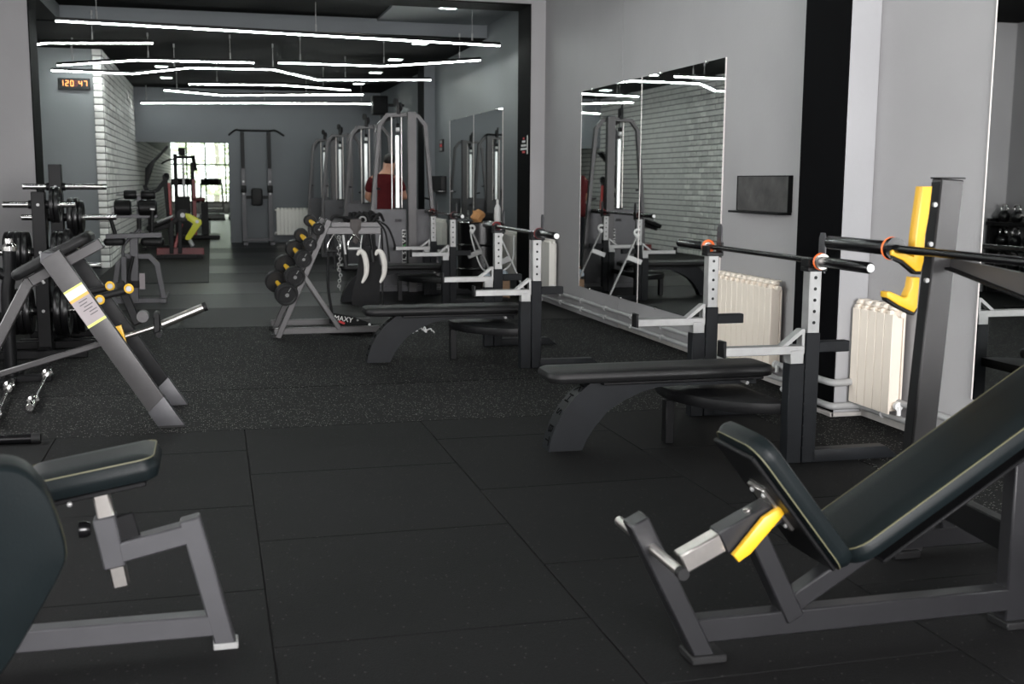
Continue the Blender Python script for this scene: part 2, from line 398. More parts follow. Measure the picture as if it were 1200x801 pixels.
for n, (a, b, low) in enumerate(((5.86, 6.37, True), (19.27, 19.85, False))):
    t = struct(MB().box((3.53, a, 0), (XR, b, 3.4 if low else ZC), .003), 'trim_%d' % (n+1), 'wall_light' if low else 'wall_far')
    MB().box((3.522, a+.004, 0), (3.531, b-.0, 3.4 if low else ZC), .001).build('black_panel', 'blackwall', t)
    if low: MB().box((3.505, a-.016, .004), (XR, a, .03), .003).box((3.500, a-.016, .004), (3.522, b, .03), .003).build('skirting', 'trimwhite', t)
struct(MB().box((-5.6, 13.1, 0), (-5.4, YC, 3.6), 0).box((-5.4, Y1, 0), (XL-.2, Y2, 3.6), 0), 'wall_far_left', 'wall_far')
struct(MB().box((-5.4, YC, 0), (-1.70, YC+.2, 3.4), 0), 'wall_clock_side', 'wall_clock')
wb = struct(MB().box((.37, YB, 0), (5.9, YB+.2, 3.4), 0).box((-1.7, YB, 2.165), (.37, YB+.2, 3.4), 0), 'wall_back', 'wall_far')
MB().box((.39, YB-.015, 0), (XR, YB, .07), .003).build('skirting', 'wall_far', wb)
# wall behind the photographer with its window openings
wbh = MB().box((XL, -3.2, 0), (XR, -3, .75), 0).box((XL, -3.2, 2.75), (XR, -3, 3.6), 0).box((XL, -3.2, .75), (-.45, -3, 2.75), 0).box((3.05, -3.2, .75), (XR, -3, 2.75), 0)
struct(wbh, 'wall_behind', 'wall')
w1 = struct(MB().box((-.45, -3.14, .75), (3.05, -3.06, .82)).box((-.45, -3.14, 2.68), (3.05, -3.06, 2.75)).box((-.45, -3.14, .75), (-.38, -3.06, 2.75)).box((2.98, -3.14, .75), (3.05, -3.06, 2.75)).box((.68, -3.14, .75), (.75, -3.06, 2.75)).box((1.85, -3.14, .75), (1.92, -3.06, 2.75)), 'window_1', 'white')
for a, b in ((-.38, .68), (.75, 1.85), (1.92, 2.98)): MB().box((a, -3.105, .82), (b, -3.095, 2.68), 0).build('pane', 'glass', w1)
# ceilings
struct(MB().box((XL, -3, 3.4), (XR, Y1, 3.6), 0), 'ceiling', 'ceil_black')
struct(MB().box((XBR-.1, 15.49, ZC), (XR, YB, 3.6), 0).box((-5.4, 15.49, ZC), (XBR-.1, YC, 3.6), 0), 'ceiling_far', 'ceil_black')
cb = struct(MB().box((-1.78, Y2, 3.52), (XR, 15.49, 3.6), 0), 'ceiling_bay', 'ceil_black')
MB().box((-1.78, 15.475, ZC+.002), (XR, 15.49, 3.52), 0).build('bulkhead', 'wall_far', cb)
MB().box((-5.4, Y2, 3.335), (-1.79, 15.49, 3.5), 0).build('black_soffit', 'ceil_black', cb)
MB().box((-1.795, Y2, 3.337), (-1.78, 15.49, 3.52), 0).build('soffit_side', 'wall_far', cb)
MB().box((2.2, Y2, 3.49), (XR, 15.47, 3.52), 0).build('grey_soffit', 'wall_far', cb)
# room beyond the doorway
struct(MB().box((5.9, YB, 0), (6.1, 48, 3.4), 0), 'wall_beyond_right', 'wall_light')
struct(MB().box((-1.8, YB+.2, 3.3), (6, 48.2, 3.5), 0), 'ceiling_beyond', 'wall_light')
# brick wall: bricks in running bond on a mortar core; the nearest 300 are single bricks
bw = struct(MB().box((-1.70, YC-.012, 0), (XBR+.008, 48, 3.34), 0), 'wall_brick', 'mortar')
CH, BL, GAP = .104, .262, .016
pv = []
def brickmesh(l, w, h, seed):
    rnd = random.Random(seed); b = MB(); b.box((-w/2, -l/2, 0), (w/2, l/2, h), .006)
    for v in b.bm.verts: v.co += V((rnd.uniform(-.003, .003), rnd.uniform(-.003, .003), rnd.uniform(-.002, .002)))
    o = b.build('brick', 'brick', None, origin=(0, 0, 0)); me = o.data; bpy.data.objects.remove(o); return me
bvar = [brickmesh(BL-GAP, .028, CH-GAP, s) for s in range(5)]
hvar = [brickmesh(BL/2-GAP, .028, CH-GAP, s) for s in range(3)]
evar = [brickmesh(.03, .128, CH-GAP, s) for s in range(4)]
def putbrick(me, x, y, z, nm='brick'):
    o = bpy.data.objects.new(nm, me); COL.objects.link(o); o.parent = bw; o.location = V((x, y, z))-V(bw.location)
rest_v, rest_f = [], []
def addrest(x, y, z, l, h):
    j = random.uniform(-.003, .003); i = len(rest_v)
    for dx in (-.014, .014+j):
        for dy in (-l/2, l/2):
            for dz in (0, h): rest_v.append((x+dx, y+dy, z+dz))
    for f in ((0, 1, 3, 2), (4, 6, 7, 5), (0, 4, 5, 1), (2, 3, 7, 6), (1, 5, 7, 3), (0, 2, 6, 4)): rest_f.append([i+k for k in f])
for c in range(32):
    z = .006+c*CH
    putbrick(evar[c % 4], -1.634, YC-.02, z)
    y = YC-.004 + (BL/2 if c % 2 else BL)/2 if False else YC-.004
    n = 0
    while y < 47.9:
        l = BL/2 if (n == 0 and c % 2) else BL
        if y > YB and z > 2.25: break
        if y > 34 and n > 0 and False: break
        xj = XBR+random.uniform(-.002, .002)
        if n < 8: putbrick(random.choice(hvar if l < BL else bvar), xj, y+l/2, z)
        else: addrest(xj, y+l/2, z, l-GAP, CH-GAP)
        y += l; n += 1
me = bpy.data.meshes.new('bricks'); me.from_pydata([tuple(V(v)-V(bw.location)) for v in rest_v], [], rest_f); me.materials.append(M['brick']); me.update()
o = bpy.data.objects.new('far_bricks', me); COL.objects.link(o); o.parent = bw; o['kind'] = 'stuff'
# far window wall
WY = 47.6
struct(MB().box((-1.6, WY, 0), (5.9, WY+.2, .45), 0).box((-1.6, WY, 3.2), (5.9, WY+.2, 3.4), 0), 'wall_window_side', 'wall_light')
wf = MB(); px0 = -1.6
vx = [-1.58, -.96, -.23, .55, 1.33, 2.11, 2.89, 3.67, 4.45, 5.23, 5.88]
for x in vx: wf.box((x-.03, WY+.04, .45), (x+.03, WY+.12, 3.2))
for z in (.48, 1.98, 3.17): wf.box((-1.6, WY+.045, z-.03), (5.9, WY+.115, z+.03))
w2 = struct(wf, 'window_2', 'black')
for a, b in zip(vx, vx[1:]):
    for z0, z1 in ((.51, 1.95), (2.01, 3.14)): MB().box((a+.03, WY+.075, z0), (b-.03, WY+.085, z1), 0).build('pane', 'glass', w2)
struct(MB().box((-40, 48.3, -.3), (40, 110, -.1), 0), 'ground', 'ground')
def tree(x, y, h, seed, label):
    rnd = random.Random(seed); t = thing('tree', label, 'tree', (x, y, -.1), 'trees outside the far window')
    MB().tube([(x, y, -.1), (x+.1, y, h*.35), (x, y+.1, h*.75)], [.16, .12, .05], 8).build('trunk', 'bark', t)
    vv, ff = [], []
    for k in range(900):
        a = rnd.uniform(0, 6.28); zz = rnd.uniform(-1, 1); rr = (1-zz*zz)**.5*rnd.uniform(.55, 1)
        c = V((x+rr*math.cos(a)*h*.33, y+rr*math.sin(a)*h*.33, h*.55+zz*h*.45)); n = V((rnd.gauss(0, 1), rnd.gauss(0, 1), rnd.gauss(0, 1))).normalized()
        _, s, u = frame3(n); q = .16*rnd.uniform(.7, 1.4); i = len(vv)
        for (p, w) in ((-1, 0), (0, -.5), (1, 0), (0, .5)): vv.append(tuple(c+s*p*q+u*w*q-V((x, y, -.1))))
        ff.append((i, i+1, i+2, i+3))
    me = bpy.data.meshes.new('foliage'); me.from_pydata(vv, [], ff); me.materials.append(M['leaf']); o = bpy.data.objects.new('foliage', me); COL.objects.link(o); o.parent = t; o['kind'] = 'stuff'
tree(-4.6, 56, 6.0, 1, 'pale sunlit leafy tree outside, leftmost behind the far window')
tree(.2, 58, 6.5, 2, 'pale sunlit leafy tree outside, behind the treadmills at the far window')
tree(5.0, 55, 6.0, 3, 'pale sunlit leafy tree outside, rightmost behind the far window')

# ---------------------------------------------------------------- ceiling lights
def pendant(pts, z, label, cables, zc=ZC):
    P = [V((p.x, p.y, z)) for p in pts]; c = sum(P, V((0, 0, 0)))/len(P)
    t = thing('linear_pendant_light', label, 'ceiling light', c, 'LED line pendants')
    h = MB(); d = MB()
    for a, b in zip(P, P[1:]): h.beam(a+V((0, 0, .028)), b+V((0, 0, .028)), .034, .036, bev=.002, ext=.01); d.beam(a+V((0, 0, .004)), b+V((0, 0, .004)), .026, .015, bev=.003, ext=.008)
    h.build('housing', 'black', t); d.build('diffuser', 'led', t)
    for f in cables:
        i = min(int(f*(len(P)-1)), len(P)-2); q = P[i].lerp(P[i+1], f*(len(P)-1)-i)
        MB().cyl(q+V((0, 0, .04)), V((q.x, q.y, zc)), .0035, 6).cyl(q+V((0, 0, .046)), q+V((0, 0, .13)), .010, 8).cyl(V((q.x, q.y, zc-.05)), V((q.x, q.y, zc)), .012, 8).build('suspension_cable', 'zinc', t)
LZ = 2.95
def ledpx(pxs, label, cables=(.12, .5, .88), z=LZ, zc=ZC): pendant([at(x, y, Z=z) for x, y in pxs], z, label, cables, zc)
ledpx([(66, 25), (585, 54)], 'long straight LED line light hanging nearest, just inside the wide opening', (.08, .55, .93), 3.02, 3.52)
ledpx([(-60, 66), (54, 51), (178, 51)], 'short LED line light at the left, bent near the black frame', (.2, .72), LZ, 3.33)
ledpx([(68, 77), (160, 71), (297, 74)], 'bent LED line light above the red digital clock', (.1, .55, .9))
ledpx([(61, 83), (155, 87), (222, 80), (320, 82), (372, 94), (504, 94)], 'long zigzag LED line light with four bends', (.05, .35, .6, .85))
ledpx([(327, 74), (450, 78), (562, 71)], 'bent LED line light near the right wall of the far room', (.1, .5, .9))
ledpx([(222, 99), (330, 100), (410, 106)], 'LED line light bent downward at its right end, mid far room', (.15, .8))
ledpx([(193, 106), (262, 112), (425, 111)], 'LED line light bent at its left third, second from the back wall', (.1, .8))
ledpx([(166, 121), (310, 121), (436, 122)], 'LED line light nearest the back wall above the doorway', (.02, .5, .95), 2.95)
# pendants of the near room, seen in the mirrors
pendant([V((-1.9, 3.2, 0)), V((0.2, 4.0, 0)), V((2.6, 3.5, 0))], 3.0, 'bent LED line light in the near room, over the incline bench', (.1, .5, .9), 3.4)
pendant([V((-1.6, 7.4, 0)), V((.6, 6.8, 0)), V((3.0, 7.6, 0))], 3.0, 'bent LED line light in the near room, over the nearest flat bench', (.1, .5, .9), 3.4)
pendant([V((-1.9, 9.1, 0)), V((.8, 8.6, 0)), V((3.1, 9.0, 0))], 3.1, 'bent LED line light in the near room, over the middle flat bench', (.1, .5, .9), 3.4)
def down(x, y, z, label):
    t = thing('downlight', label, 'ceiling light', (x, y, z-.012), 'recessed square downlights')
    MB().box((x-.12, y-.12, z-.008), (x+.12, y+.12, z+.002)).build('frame', 'white', t)
    MB().box((x-.10, y-.10, z-.012), (x+.10, y+.10, z-.007)).build('diffuser', 'down', t)
down(2.88, 14.0, 3.49, 'square recessed downlight in the grey soffit at top right')
for i, y in enumerate((16.28, 18.55, 20.85, 23.32)): down(2.93, y, ZC, ['first', 'second', 'third', 'last'][i]+' square downlight of the right row in the black ceiling')
for i, y in enumerate((20.96, 23.2)): down(-.79, y, ZC, ['nearer', 'farther'][i]+' square downlight of the left row in the black ceiling')
down(-2.45, 17.9, ZC, 'square downlight in the black ceiling before the clock wall')
# ================================================================ WALL-MOUNTED THINGS
def wall_mirror(y0, y1, z0, z1, label, n=2, x=XR):
    t = thing('wall_mirror', label, 'mirror', (x, (y0+y1)/2, z0))
    for k in range(n):
        a, b = y0+(y1-y0)*k/n, y0+(y1-y0)*(k+1)/n
        MB().box((x-.008, a+.002, z0), (x-.001, b-.002, z1), .0008).build('pane', 'mirror', t)
    MB().box((x-.0095, y0-.004, z0), (x-.001, y0+.004, z1), 0).build('edge_strip', 'mirroredge', t)
    MB().box((x-.0095, y1-.004, z0), (x-.001, y1+.004, z1), 0).build('edge_strip', 'mirroredge', t)
    for k in range(1, n): MB().box((x-.0095, y0+(y1-y0)*k/n-.006, z0), (x-.001, y0+(y1-y0)*k/n+.006, z1), 0).build('edge_strip', 'mirroredge', t)
    for f in (.1, .37, .63, .9):
        for zz in (z0, z1): MB().cyl((x-.016, y0+(y1-y0)*f, zz), (x, y0+(y1-y0)*f, zz), .011, 10).build('clip', 'chrome', t)
    return t
XP = XR-.022
wall_mirror(7.83, 11.21, .295, 2.29, 'large two-panel wall mirror beside the dark stone panel', 2, XP)
wall_mirror(1.48, 4.86, .29, 2.29, 'large wall mirror at the right edge, reflecting the kettlebells')
wall_mirror(14.56, 17.98, .82, 2.33, 'far two-panel mirror on the wall behind the cable tower', 2, XR-.003)
# the plaster panel the first mirror hangs on runs to the column
MB().box((XR-.022, 6.37, .055), (XR-.001, 10.045, 3.4), .003).build('plaster_panel', 'wall', wr)

def radiator(y0, y1, z0, z1, x, label, m='radiator', axis='y', pitch=.081, face=-1):
    """sectional radiator along axis; face = side that looks into the room"""
    n = max(3, round((y1-y0)/pitch)); p = (y1-y0)/n
    loc = (x, (y0+y1)/2, z0) if axis == 'y' else ((y0+y1)/2, x, z0)
    t = thing('radiator', label, 'radiator', loc, 'wall radiators')
    H = z1-z0; D = .085
    def W(u, v, w):   # u along, v out from wall, w up
        return V((x+face*v, u, w)) if axis == 'y' else V((u, x+face*v, w))
    b = MB()
    def bx(u0, u1, v0, v1, w0, w1, bev): 
        a, c = W(u0, v0, w0), W(u1, v1, w1)
        b.box([min(i, j) for i, j in zip(a, c)], [max(i, j) for i, j in zip(a, c)], bev)
    h = p/2
    bx(-h+.002, h-.002, .03+D-.012, .03+D, 0, H-.05, .003)      # front fin
    bx(-h+.003, h-.003, .03, .042, .02, H-.06, .003)            # rear fin
    bx(-.008, h*.45, .035, .03+D-.004, .01, H-.03, .004)        # core
    bx(-h*.75, -h*.45, .045, .03+D-.004, .03, H-.05, .002)      # inner fin
    bx(h*.65, h*.95, .045, .03+D-.004, .03, H-.05, .002)
    bx(-h+.004, h-.004, .045, .03+D-.012, H-.035, H-.006, .012) # top hub
    bx(-h+.010, h-.010, .03, .03+D-.02, H-.012, H, .006)
    off = W(0, 0, 0); 
    me = b.build('section', m, None, origin=off); b0 = me; d = me.data; bpy.data.objects.remove(b0)
    for k in range(n):
        o = bpy.data.objects.new('section', d); COL.objects.link(o); o.parent = t; o.location = W(y0+p*(k+.5), 0, z0)-V(loc)
    for zz in (z0+.05, z1-.05):
        MB().cyl(W(y0-.03, .07, zz), W(y1+.03, .07, zz), .017, 12).build('hub_pipe', m, t)
    MB().cyl(W(y0-.035, .07, z0+.05), W(y0-.012, .07, z0+.05), .026, 12).cyl(W(y0-.035, .07, z0+.05), W(y0-.035, .07, z0+.0), .012, 8).build('valve', 'white', t)
    return t
radiator(6.79, 7.72, .12, .73, XP, 'cream sectional radiator under the dark stone panel')
radiator(5.42, 5.83, .10, .71, XR, 'short cream radiator beside the grey upright with yellow hooks')
radiator(11.95, 12.5, .17, .76, XP, 'white radiator behind the middle flat bench, before the column', 'radiator_w')
radiator(13.5, 14.4, .17, .76, XR-.003, 'white radiator just past the column, behind the black drum', 'radiator_w')
radiator(18.1, 19.0, .17, .76, XR-.003, 'white radiator far along the right wall, behind the third bench', 'radiator_w')
radiator(1.36, 2.10, .17, .77, YB-.015, 'white radiator on the back wall beside the pull-up station', 'radiator_w', 'x')

def pipes(y0, y1, x, label):
    t = thing('heating_pipes', label, 'pipe', (x, (y0+y1)/2, .03), 'heating pipes along the wall')
    for z in (.075, .165): MB().cyl((x-.045, y0, z), (x-.045, y1, z), .019, 12).build('pipe', 'whitepipe', t)
    y = y0+.25
    while y < y1:
        for z in (.075, .165): MB().torus((x-.045, y, z), (0, 1, 0), .022, .006, 12, 6).cyl((x-.03, y, z), (x, y, z), .006, 6).build('bracket', 'whitepipe', t)
        y += .72
    return t
pipes(6.42, 12.5, XP, 'pair of grey heating pipes along the wall under the two-panel mirror')
tp = pipes(1.0, 5.6, XR, 'pair of grey heating pipes along the wall under the right-edge mirror')
# bends round the column foot
xa = XR-.045
for z, q in ((.165, .0), (.075, .0)):
    MB().tube(smooth_pts([(xa, 5.58, z), (xa, 5.74, z), (xa-.01, 5.80, z+.0), (xa-.06, 5.815, z+(.05 if z > .1 else 0)), (3.56, 5.815, z+(.05 if z > .1 else 0)), (3.49, 5.83, z+(.05 if z > .1 else 0)), (3.485, 6.0, z+(.05 if z > .1 else 0)), (3.485, 6.40, z+(.05 if z > .1 else 0))], 4), .021, 12).build('pipe_bend', 'whitepipe', tp)
MB().tube(smooth_pts([(xa, 5.70, .09), (xa-.03, 5.74, .17), (xa-.03, 5.76, .30)], 4), .021, 10).build('pipe_riser', 'whitepipe', tp)

# dark stone panel on a thin shelf
t = thing('wall_shelf', 'dark stone panel with a thin black ledge between mirror and black column', 'shelf', (XP, 7.13, 1.165))
MB().box((XP-.03, 6.77, 1.18), (XP, 7.52, 1.42), .003).build('stone_panel', 'stone', t)
MB().box((XP-.10, 6.77, 1.165), (XP, 7.52, 1.18), .002).build('ledge', 'black', t)
MB().box((XP-.034, 6.765, 1.18), (XP, 6.772, 1.423), .001).box((XP-.034, 7.518, 1.18), (XP, 7.525, 1.423), .001).box((XP-.034, 6.765, 1.418), (XP, 7.525, 1.425), .001).build('rim', 'black', t)

# digital clock
c0, c1 = at(67.5, 91, Y=YC-.03), at(106, 106, Y=YC-.03)
t = thing('digital_clock', 'black digital wall clock with glowing orange digits', 'clock', ((c0.x+c1.x)/2, YC, c1.z))
MB().box((c0.x, YC-.05, c1.z), (c1.x, YC, c0.z), .006).build('case', 'blackgloss', t)
MB().box((c0.x+.012, YC-.054, c1.z+.018), (c1.x-.012, YC-.049, c0.z-.015), .001).build('display', 'blackgloss', t)
cz = (c0.z+c1.z)/2+.01; W_ = c1.x-c0.x
SEG = {'0': 'abcdef', '1': 'bc', '2': 'abged', '4': 'fgbc', '7': 'abc', '8': 'abcdefg'}
def digit(x, z, h, ch, m, nm):
    w = h*.5; th = h*.13; b = MB()
    S = dict(a=((-w/2, h/2), (w/2, h/2)), b=((w/2, h/2), (w/2, 0)), c=((w/2, 0), (w/2, -h/2)), d=((-w/2, -h/2), (w/2, -h/2)), e=((-w/2, 0), (-w/2, -h/2)), f=((-w/2, h/2), (-w/2, 0)), g=((-w/2, 0), (w/2, 0)))
    for s in SEG[ch]:
        (xa_, za), (xb, zb) = S[s]; b.beam((x+xa_, YC-.056, z+za), (x+xb, YC-.056, z+zb), th, .003, up=(0, 1, 0), bev=0)
    b.build(nm, m, t)
for fx, ch in ((.12, '1'), (.285, '2'), (.44, '0'), (.70, '4'), (.86, '7')): digit(c0.x+W_*fx, cz, .075, ch, 'digit', 'digit')
digit(c0.x+W_*.56, cz, .075, '8', 'digitdim', 'dim_digit')

# sign on the black column lining, light switches, black wall box, loudspeaker
t = thing('warning_sign', 'small red and white warning notice on the black column lining', 'sign', (3.52, 12.83, 1.69))
MB().box((3.514, 12.62, 1.69), (3.520, 12.99, 1.90), .001).build('plate', 'blackwall', t)
MB().box((3.5125, 12.62, 1.69), (3.5145, 12.66, 1.90), 0).build('white_bar', 'whitetext', t)
for z, w, m in ((1.87, .06, 'redtext'), (1.835, .14, 'whitetext'), (1.79, .22, 'whitetext'), (1.75, .26, 'whitetext'), (1.715, .12, 'redtext')):
    MB().box((3.5125, 12.80-w/2, z-.012), (3.5145, 12.80+w/2, z+.012), 0).build('print_line', m, t)
t = thing('switch_panel', 'small dark switch strip on the grey wall left of the far mirror', 'switch', (XR-.003, 18.68, 1.87))
MB().box((XR-.02, 18.5, 1.86), (XR-.003, 18.82, 2.06), .003).build('plate', 'black', t)
for k in range(3): MB().box((XR-.026, 18.58, 1.88+k*.058), (XR-.019, 18.74, 1.925+k*.058), .002).build('switch', 'zinc' if k != 1 else 'redtext', t)
t = thing('wall_box', 'black box on the wall below the switch strip', 'wall box', (XR-.003, 18.8, 1.2))
MB().box((XR-.10, 18.3, 1.22), (XR-.003, 19.2, 1.46), .008).build('case', 'black', t); MB().box((XR-.14, 18.3, 1.20), (XR-.003, 19.2, 1.225), .004).build('lower_tray', 'blackgloss', t)
t = thing('loudspeaker', 'black loudspeaker mounted high on the far right wall', 'speaker', (3.23, 22.5, 2.66))
MB().box((3.08, 22.35, 2.66), (3.38, 22.65, 3.02), .02, 2).build('cabinet', 'black', t); MB().box((3.10, 22.335, 2.68), (3.36, 22.352, 3.00), .006).build('grille', 'fabric', t)
MB().beam((3.37, 22.5, 2.85), (3.717, 22.5, 2.85), .05, .05).build('bracket', 'black', t)

# ================================================================ FLAT BENCH PRESS STATIONS
def hole_plate(mb, x0, x1, y0, y1, z0, z1): mb.box((x0, y0, z0), (x1, y1, z1), .003)
def make_bench_press():
    t = thing('bench_press', '', 'weight bench', (2.3, 5.5, 0), 'flat bench press stations')
    YN, YF = 5.405, 5.525
    # curved front leg, drawn as a side profile and given its width
    outer = [at(x, y, Y=YN) for x, y in ((643, 529), (646, 514), (652, 498), (662, 480), (674, 465), (686, 454), (697, 445))]
    right = [at(x, y, Y=YN) for x, y in ((886, 434), (886, 449))]
    inner = [at(x, y, Y=YN) for x, y in ((800, 451), (772, 453), (752, 459), (733, 468), (712, 482), (697, 500), (688, 514), (682, 528))]
    prof = outer+right+inner
    for p in prof: p.y = YN
    prof[0].z = 0; prof[-1].z = 0
    leg = MB().prism(prof, (0, YF-YN, 0)).build('curved_leg', 'benchblack', t)
    # cut lettering on the front edge, read down the curve
    so = smooth_pts(outer, 8); 
    for ch, f in (('K', .80), ('H', .63), ('S', .46), ('B', .29), ('T', .13)):
        k = int(f*(len(so)-1)); p = so[k]; tg = (so[min(k+1, len(so)-1)]-so[max(k-1, 0)]).normalized(); nrm = V((-tg.z, 0, tg.x))
        textmesh('letter', ch, .088, face_mtx(V((p.x, (YN+YF)/2, p.z))+nrm*.0012, -tg, (0, -1, 0)), 'ceil_black', leg)
    cushion('pad', (2.235, 5.465, .392), (1, 0, 0), (0, 1, 0), 1.25, .30, .062, .07, 'vinyl_black', t, stitch=False)
    MB().box((1.9, 5.35, .345), (2.8, 5.58, .362)).build('pad_board', 'black', t)
    MB().cyl((2.70, 5.34, .33), (2.70, 5.60, .33), .010, 8).build('bolt', 'zinc', t)
    # D-shaped platform joining the uprights, and its leg
    c = [V((2.74, 4.97, .235))]+[V((2.74-.44*math.sin(a), 5.515-.545*math.cos(a), .235)) for a in [math.pi*i/14 for i in range(1, 14)]]+[V((2.74, 6.06, .235))]
    MB().prism(c, (0, 0, .055), .003).build('platform', 'black', t)
    MB().box((2.285, 5.44, 0), (2.335, 5.50, .236)).build('leg', 'black', t)
    for s, yc in (('n', 4.935), ('f', 6.095)):
        y0, y1 = yc-.036, yc+.036; out = -1 if s == 'n' else 1
        u = MB().box((2.785, y0, 0), (2.86, y1, .65)).box((2.70, y0, 0), (2.782, y1, .50)).build('upright', 'benchblack', t)
        ins = MB().box((2.79, y0+.004, .64), (2.855, y1-.004, .965), .003).build('upright_insert', 'zinc', t)
        for k in range(5):
            z = .70+k*.055; MB().cyl((2.8225, y0+.0025, z), (2.8225, y0+.006, z), .0085, 10).build('hole', 'black', ins)
        # cup with tall outer plate
        MB().box((2.775, y0-.002, .95), (2.88, y1+.002, .972), .003).box((2.775, y0, .97), (2.795, y1, 1.01), .003).box((2.865, y0, .97), (2.88, y1, 1.03), .003).build('bar_cup', 'black', t)
        po = [V((2.866, y0+.005, .94)), V((2.866, y1-.005, .94)), V((2.866, y1-.005, 1.11)), V((2.866, yc+.018, 1.135)), V((2.866, yc-.018, 1.135)), V((2.866, y0+.005, 1.11))]
        MB().prism(po, (.008, 0, 0), .002).build('guard_plate', 'frame', t)
        MB().box((2.705, y0+.004, .49), (2.777, y1-.004, .565), .003).build('arm_insert', 'zinc', t)
        arm = MB().box((2.36, y0+.006, .545), (2.782, y1-.006, .588), .003).build('safety_arm', 'zinc', t)
        MB().box((2.345, y0, .54), (2.362, y1, .62), .003).build('end_stop', 'black', arm)
        MB().prism([(2.66, y0+.008, .588), (2.69, y0+.008, .588), (2.765, y0+.008, .645), (2.765, y0+.008, .588), (2.78, y0+.008, .588), (2.78, y0+.008, .668), (2.762, y0+.008, .668)], (0, .052, 0)).build('brace', 'zinc', arm)
        MB().box((2.86, yc-.026, .55), (3.03, yc+.026, .605)).build('plate_peg', 'benchblack', t)
        b = MB().prism([(2.84, y0, 0), (2.84, y0, .062), (3.26, y0, .062), (3.34, y0, 0)], (0, .072, 0), .003).build('foot', 'benchblack', t)
        for k in range(8): MB().cyl((2.7835, y0-.003, .08+k*.055), (2.7835, y0+.002, .08+k*.055), .005, 6).build('rivet', 'black', u)
    return t
bench = make_bench_press()
bench['label'] = 'nearest black flat bench press station, with lettering on its curved leg'
def make_barbell(name='barbell'):
    t = thing(name, '', 'barbell', (2.83, 5.52, 1.0), 'barbells on the flat benches')
    MB().cyl((2.83, 4.86, 1.0), (2.83, 6.18, 1.0), .0145, 14).build('shaft', 'blackgloss', t)
    for s in (-1, 1):
        y = 5.52+s*.665
        MB().lathe([(0, 0), (.025, 0), (.026, .003), (.026, .40), (.022, .408), (0, .408)], (2.83, y, 1.0), (0, s, 0), 18).build('sleeve', 'blackgloss', t)
        MB().lathe([(.016, 0), (.038, 0), (.038, .018), (.016, .018)], (2.83, y-s*.018, 1.0), (0, s, 0), 20).build('collar', 'steel', t)
        MB().torus((2.83, y-s*.022, 1.0), (0, 1, 0), .034, .008, 20, 8).build('ring', 'orange', t)
        MB().cyl((2.83, y+s*.4075, 1.0), (2.83, y+s*.411, 1.0), .019, 16).build('end_cap', 'white', t)
    return t
bar = make_barbell(); bar['label'] = 'black barbell with orange rings resting on the nearest flat bench'
for off, lb, lb2 in (((-.53, 3.05, 0), 'middle black flat bench press station, before the dumbbell rack', 'black barbell resting on the middle flat bench'),
                     ((-.24, 7.45, 0), 'farthest black flat bench press station, behind the middle one', 'black barbell resting on the farthest flat bench')):
    for src, l in ((bench, lb), (bar, lb2)):
        c = copy_tree(src); c.location = V(src.location)+V(off); c['label'] = l
        for k_ in c.children:
            if k_.name.startswith(('ring', 'collar')): k_.material_slots[0].link = 'OBJECT'; k_.material_slots[0].material = M['black'] if k_.name.startswith('collar') else M['darkred']
# crumpled white cord on the floor behind the middle bench
u = thing('crumpled_string', 'small crumpled white cord on the floor seen under the middle bench', 'string', (1.8, 10.0, 0))
rnd = random.Random(3); pts = []
for k in range(22): pts.append((1.71+.20*k/21+rnd.uniform(-.02, .02), 10.0+rnd.uniform(-.03, .03), .012+rnd.uniform(0, .055)*math.sin(math.pi*k/21)))
MB().tube(smooth_pts(pts, 4), .006, 6).build('strand', 'white', u)

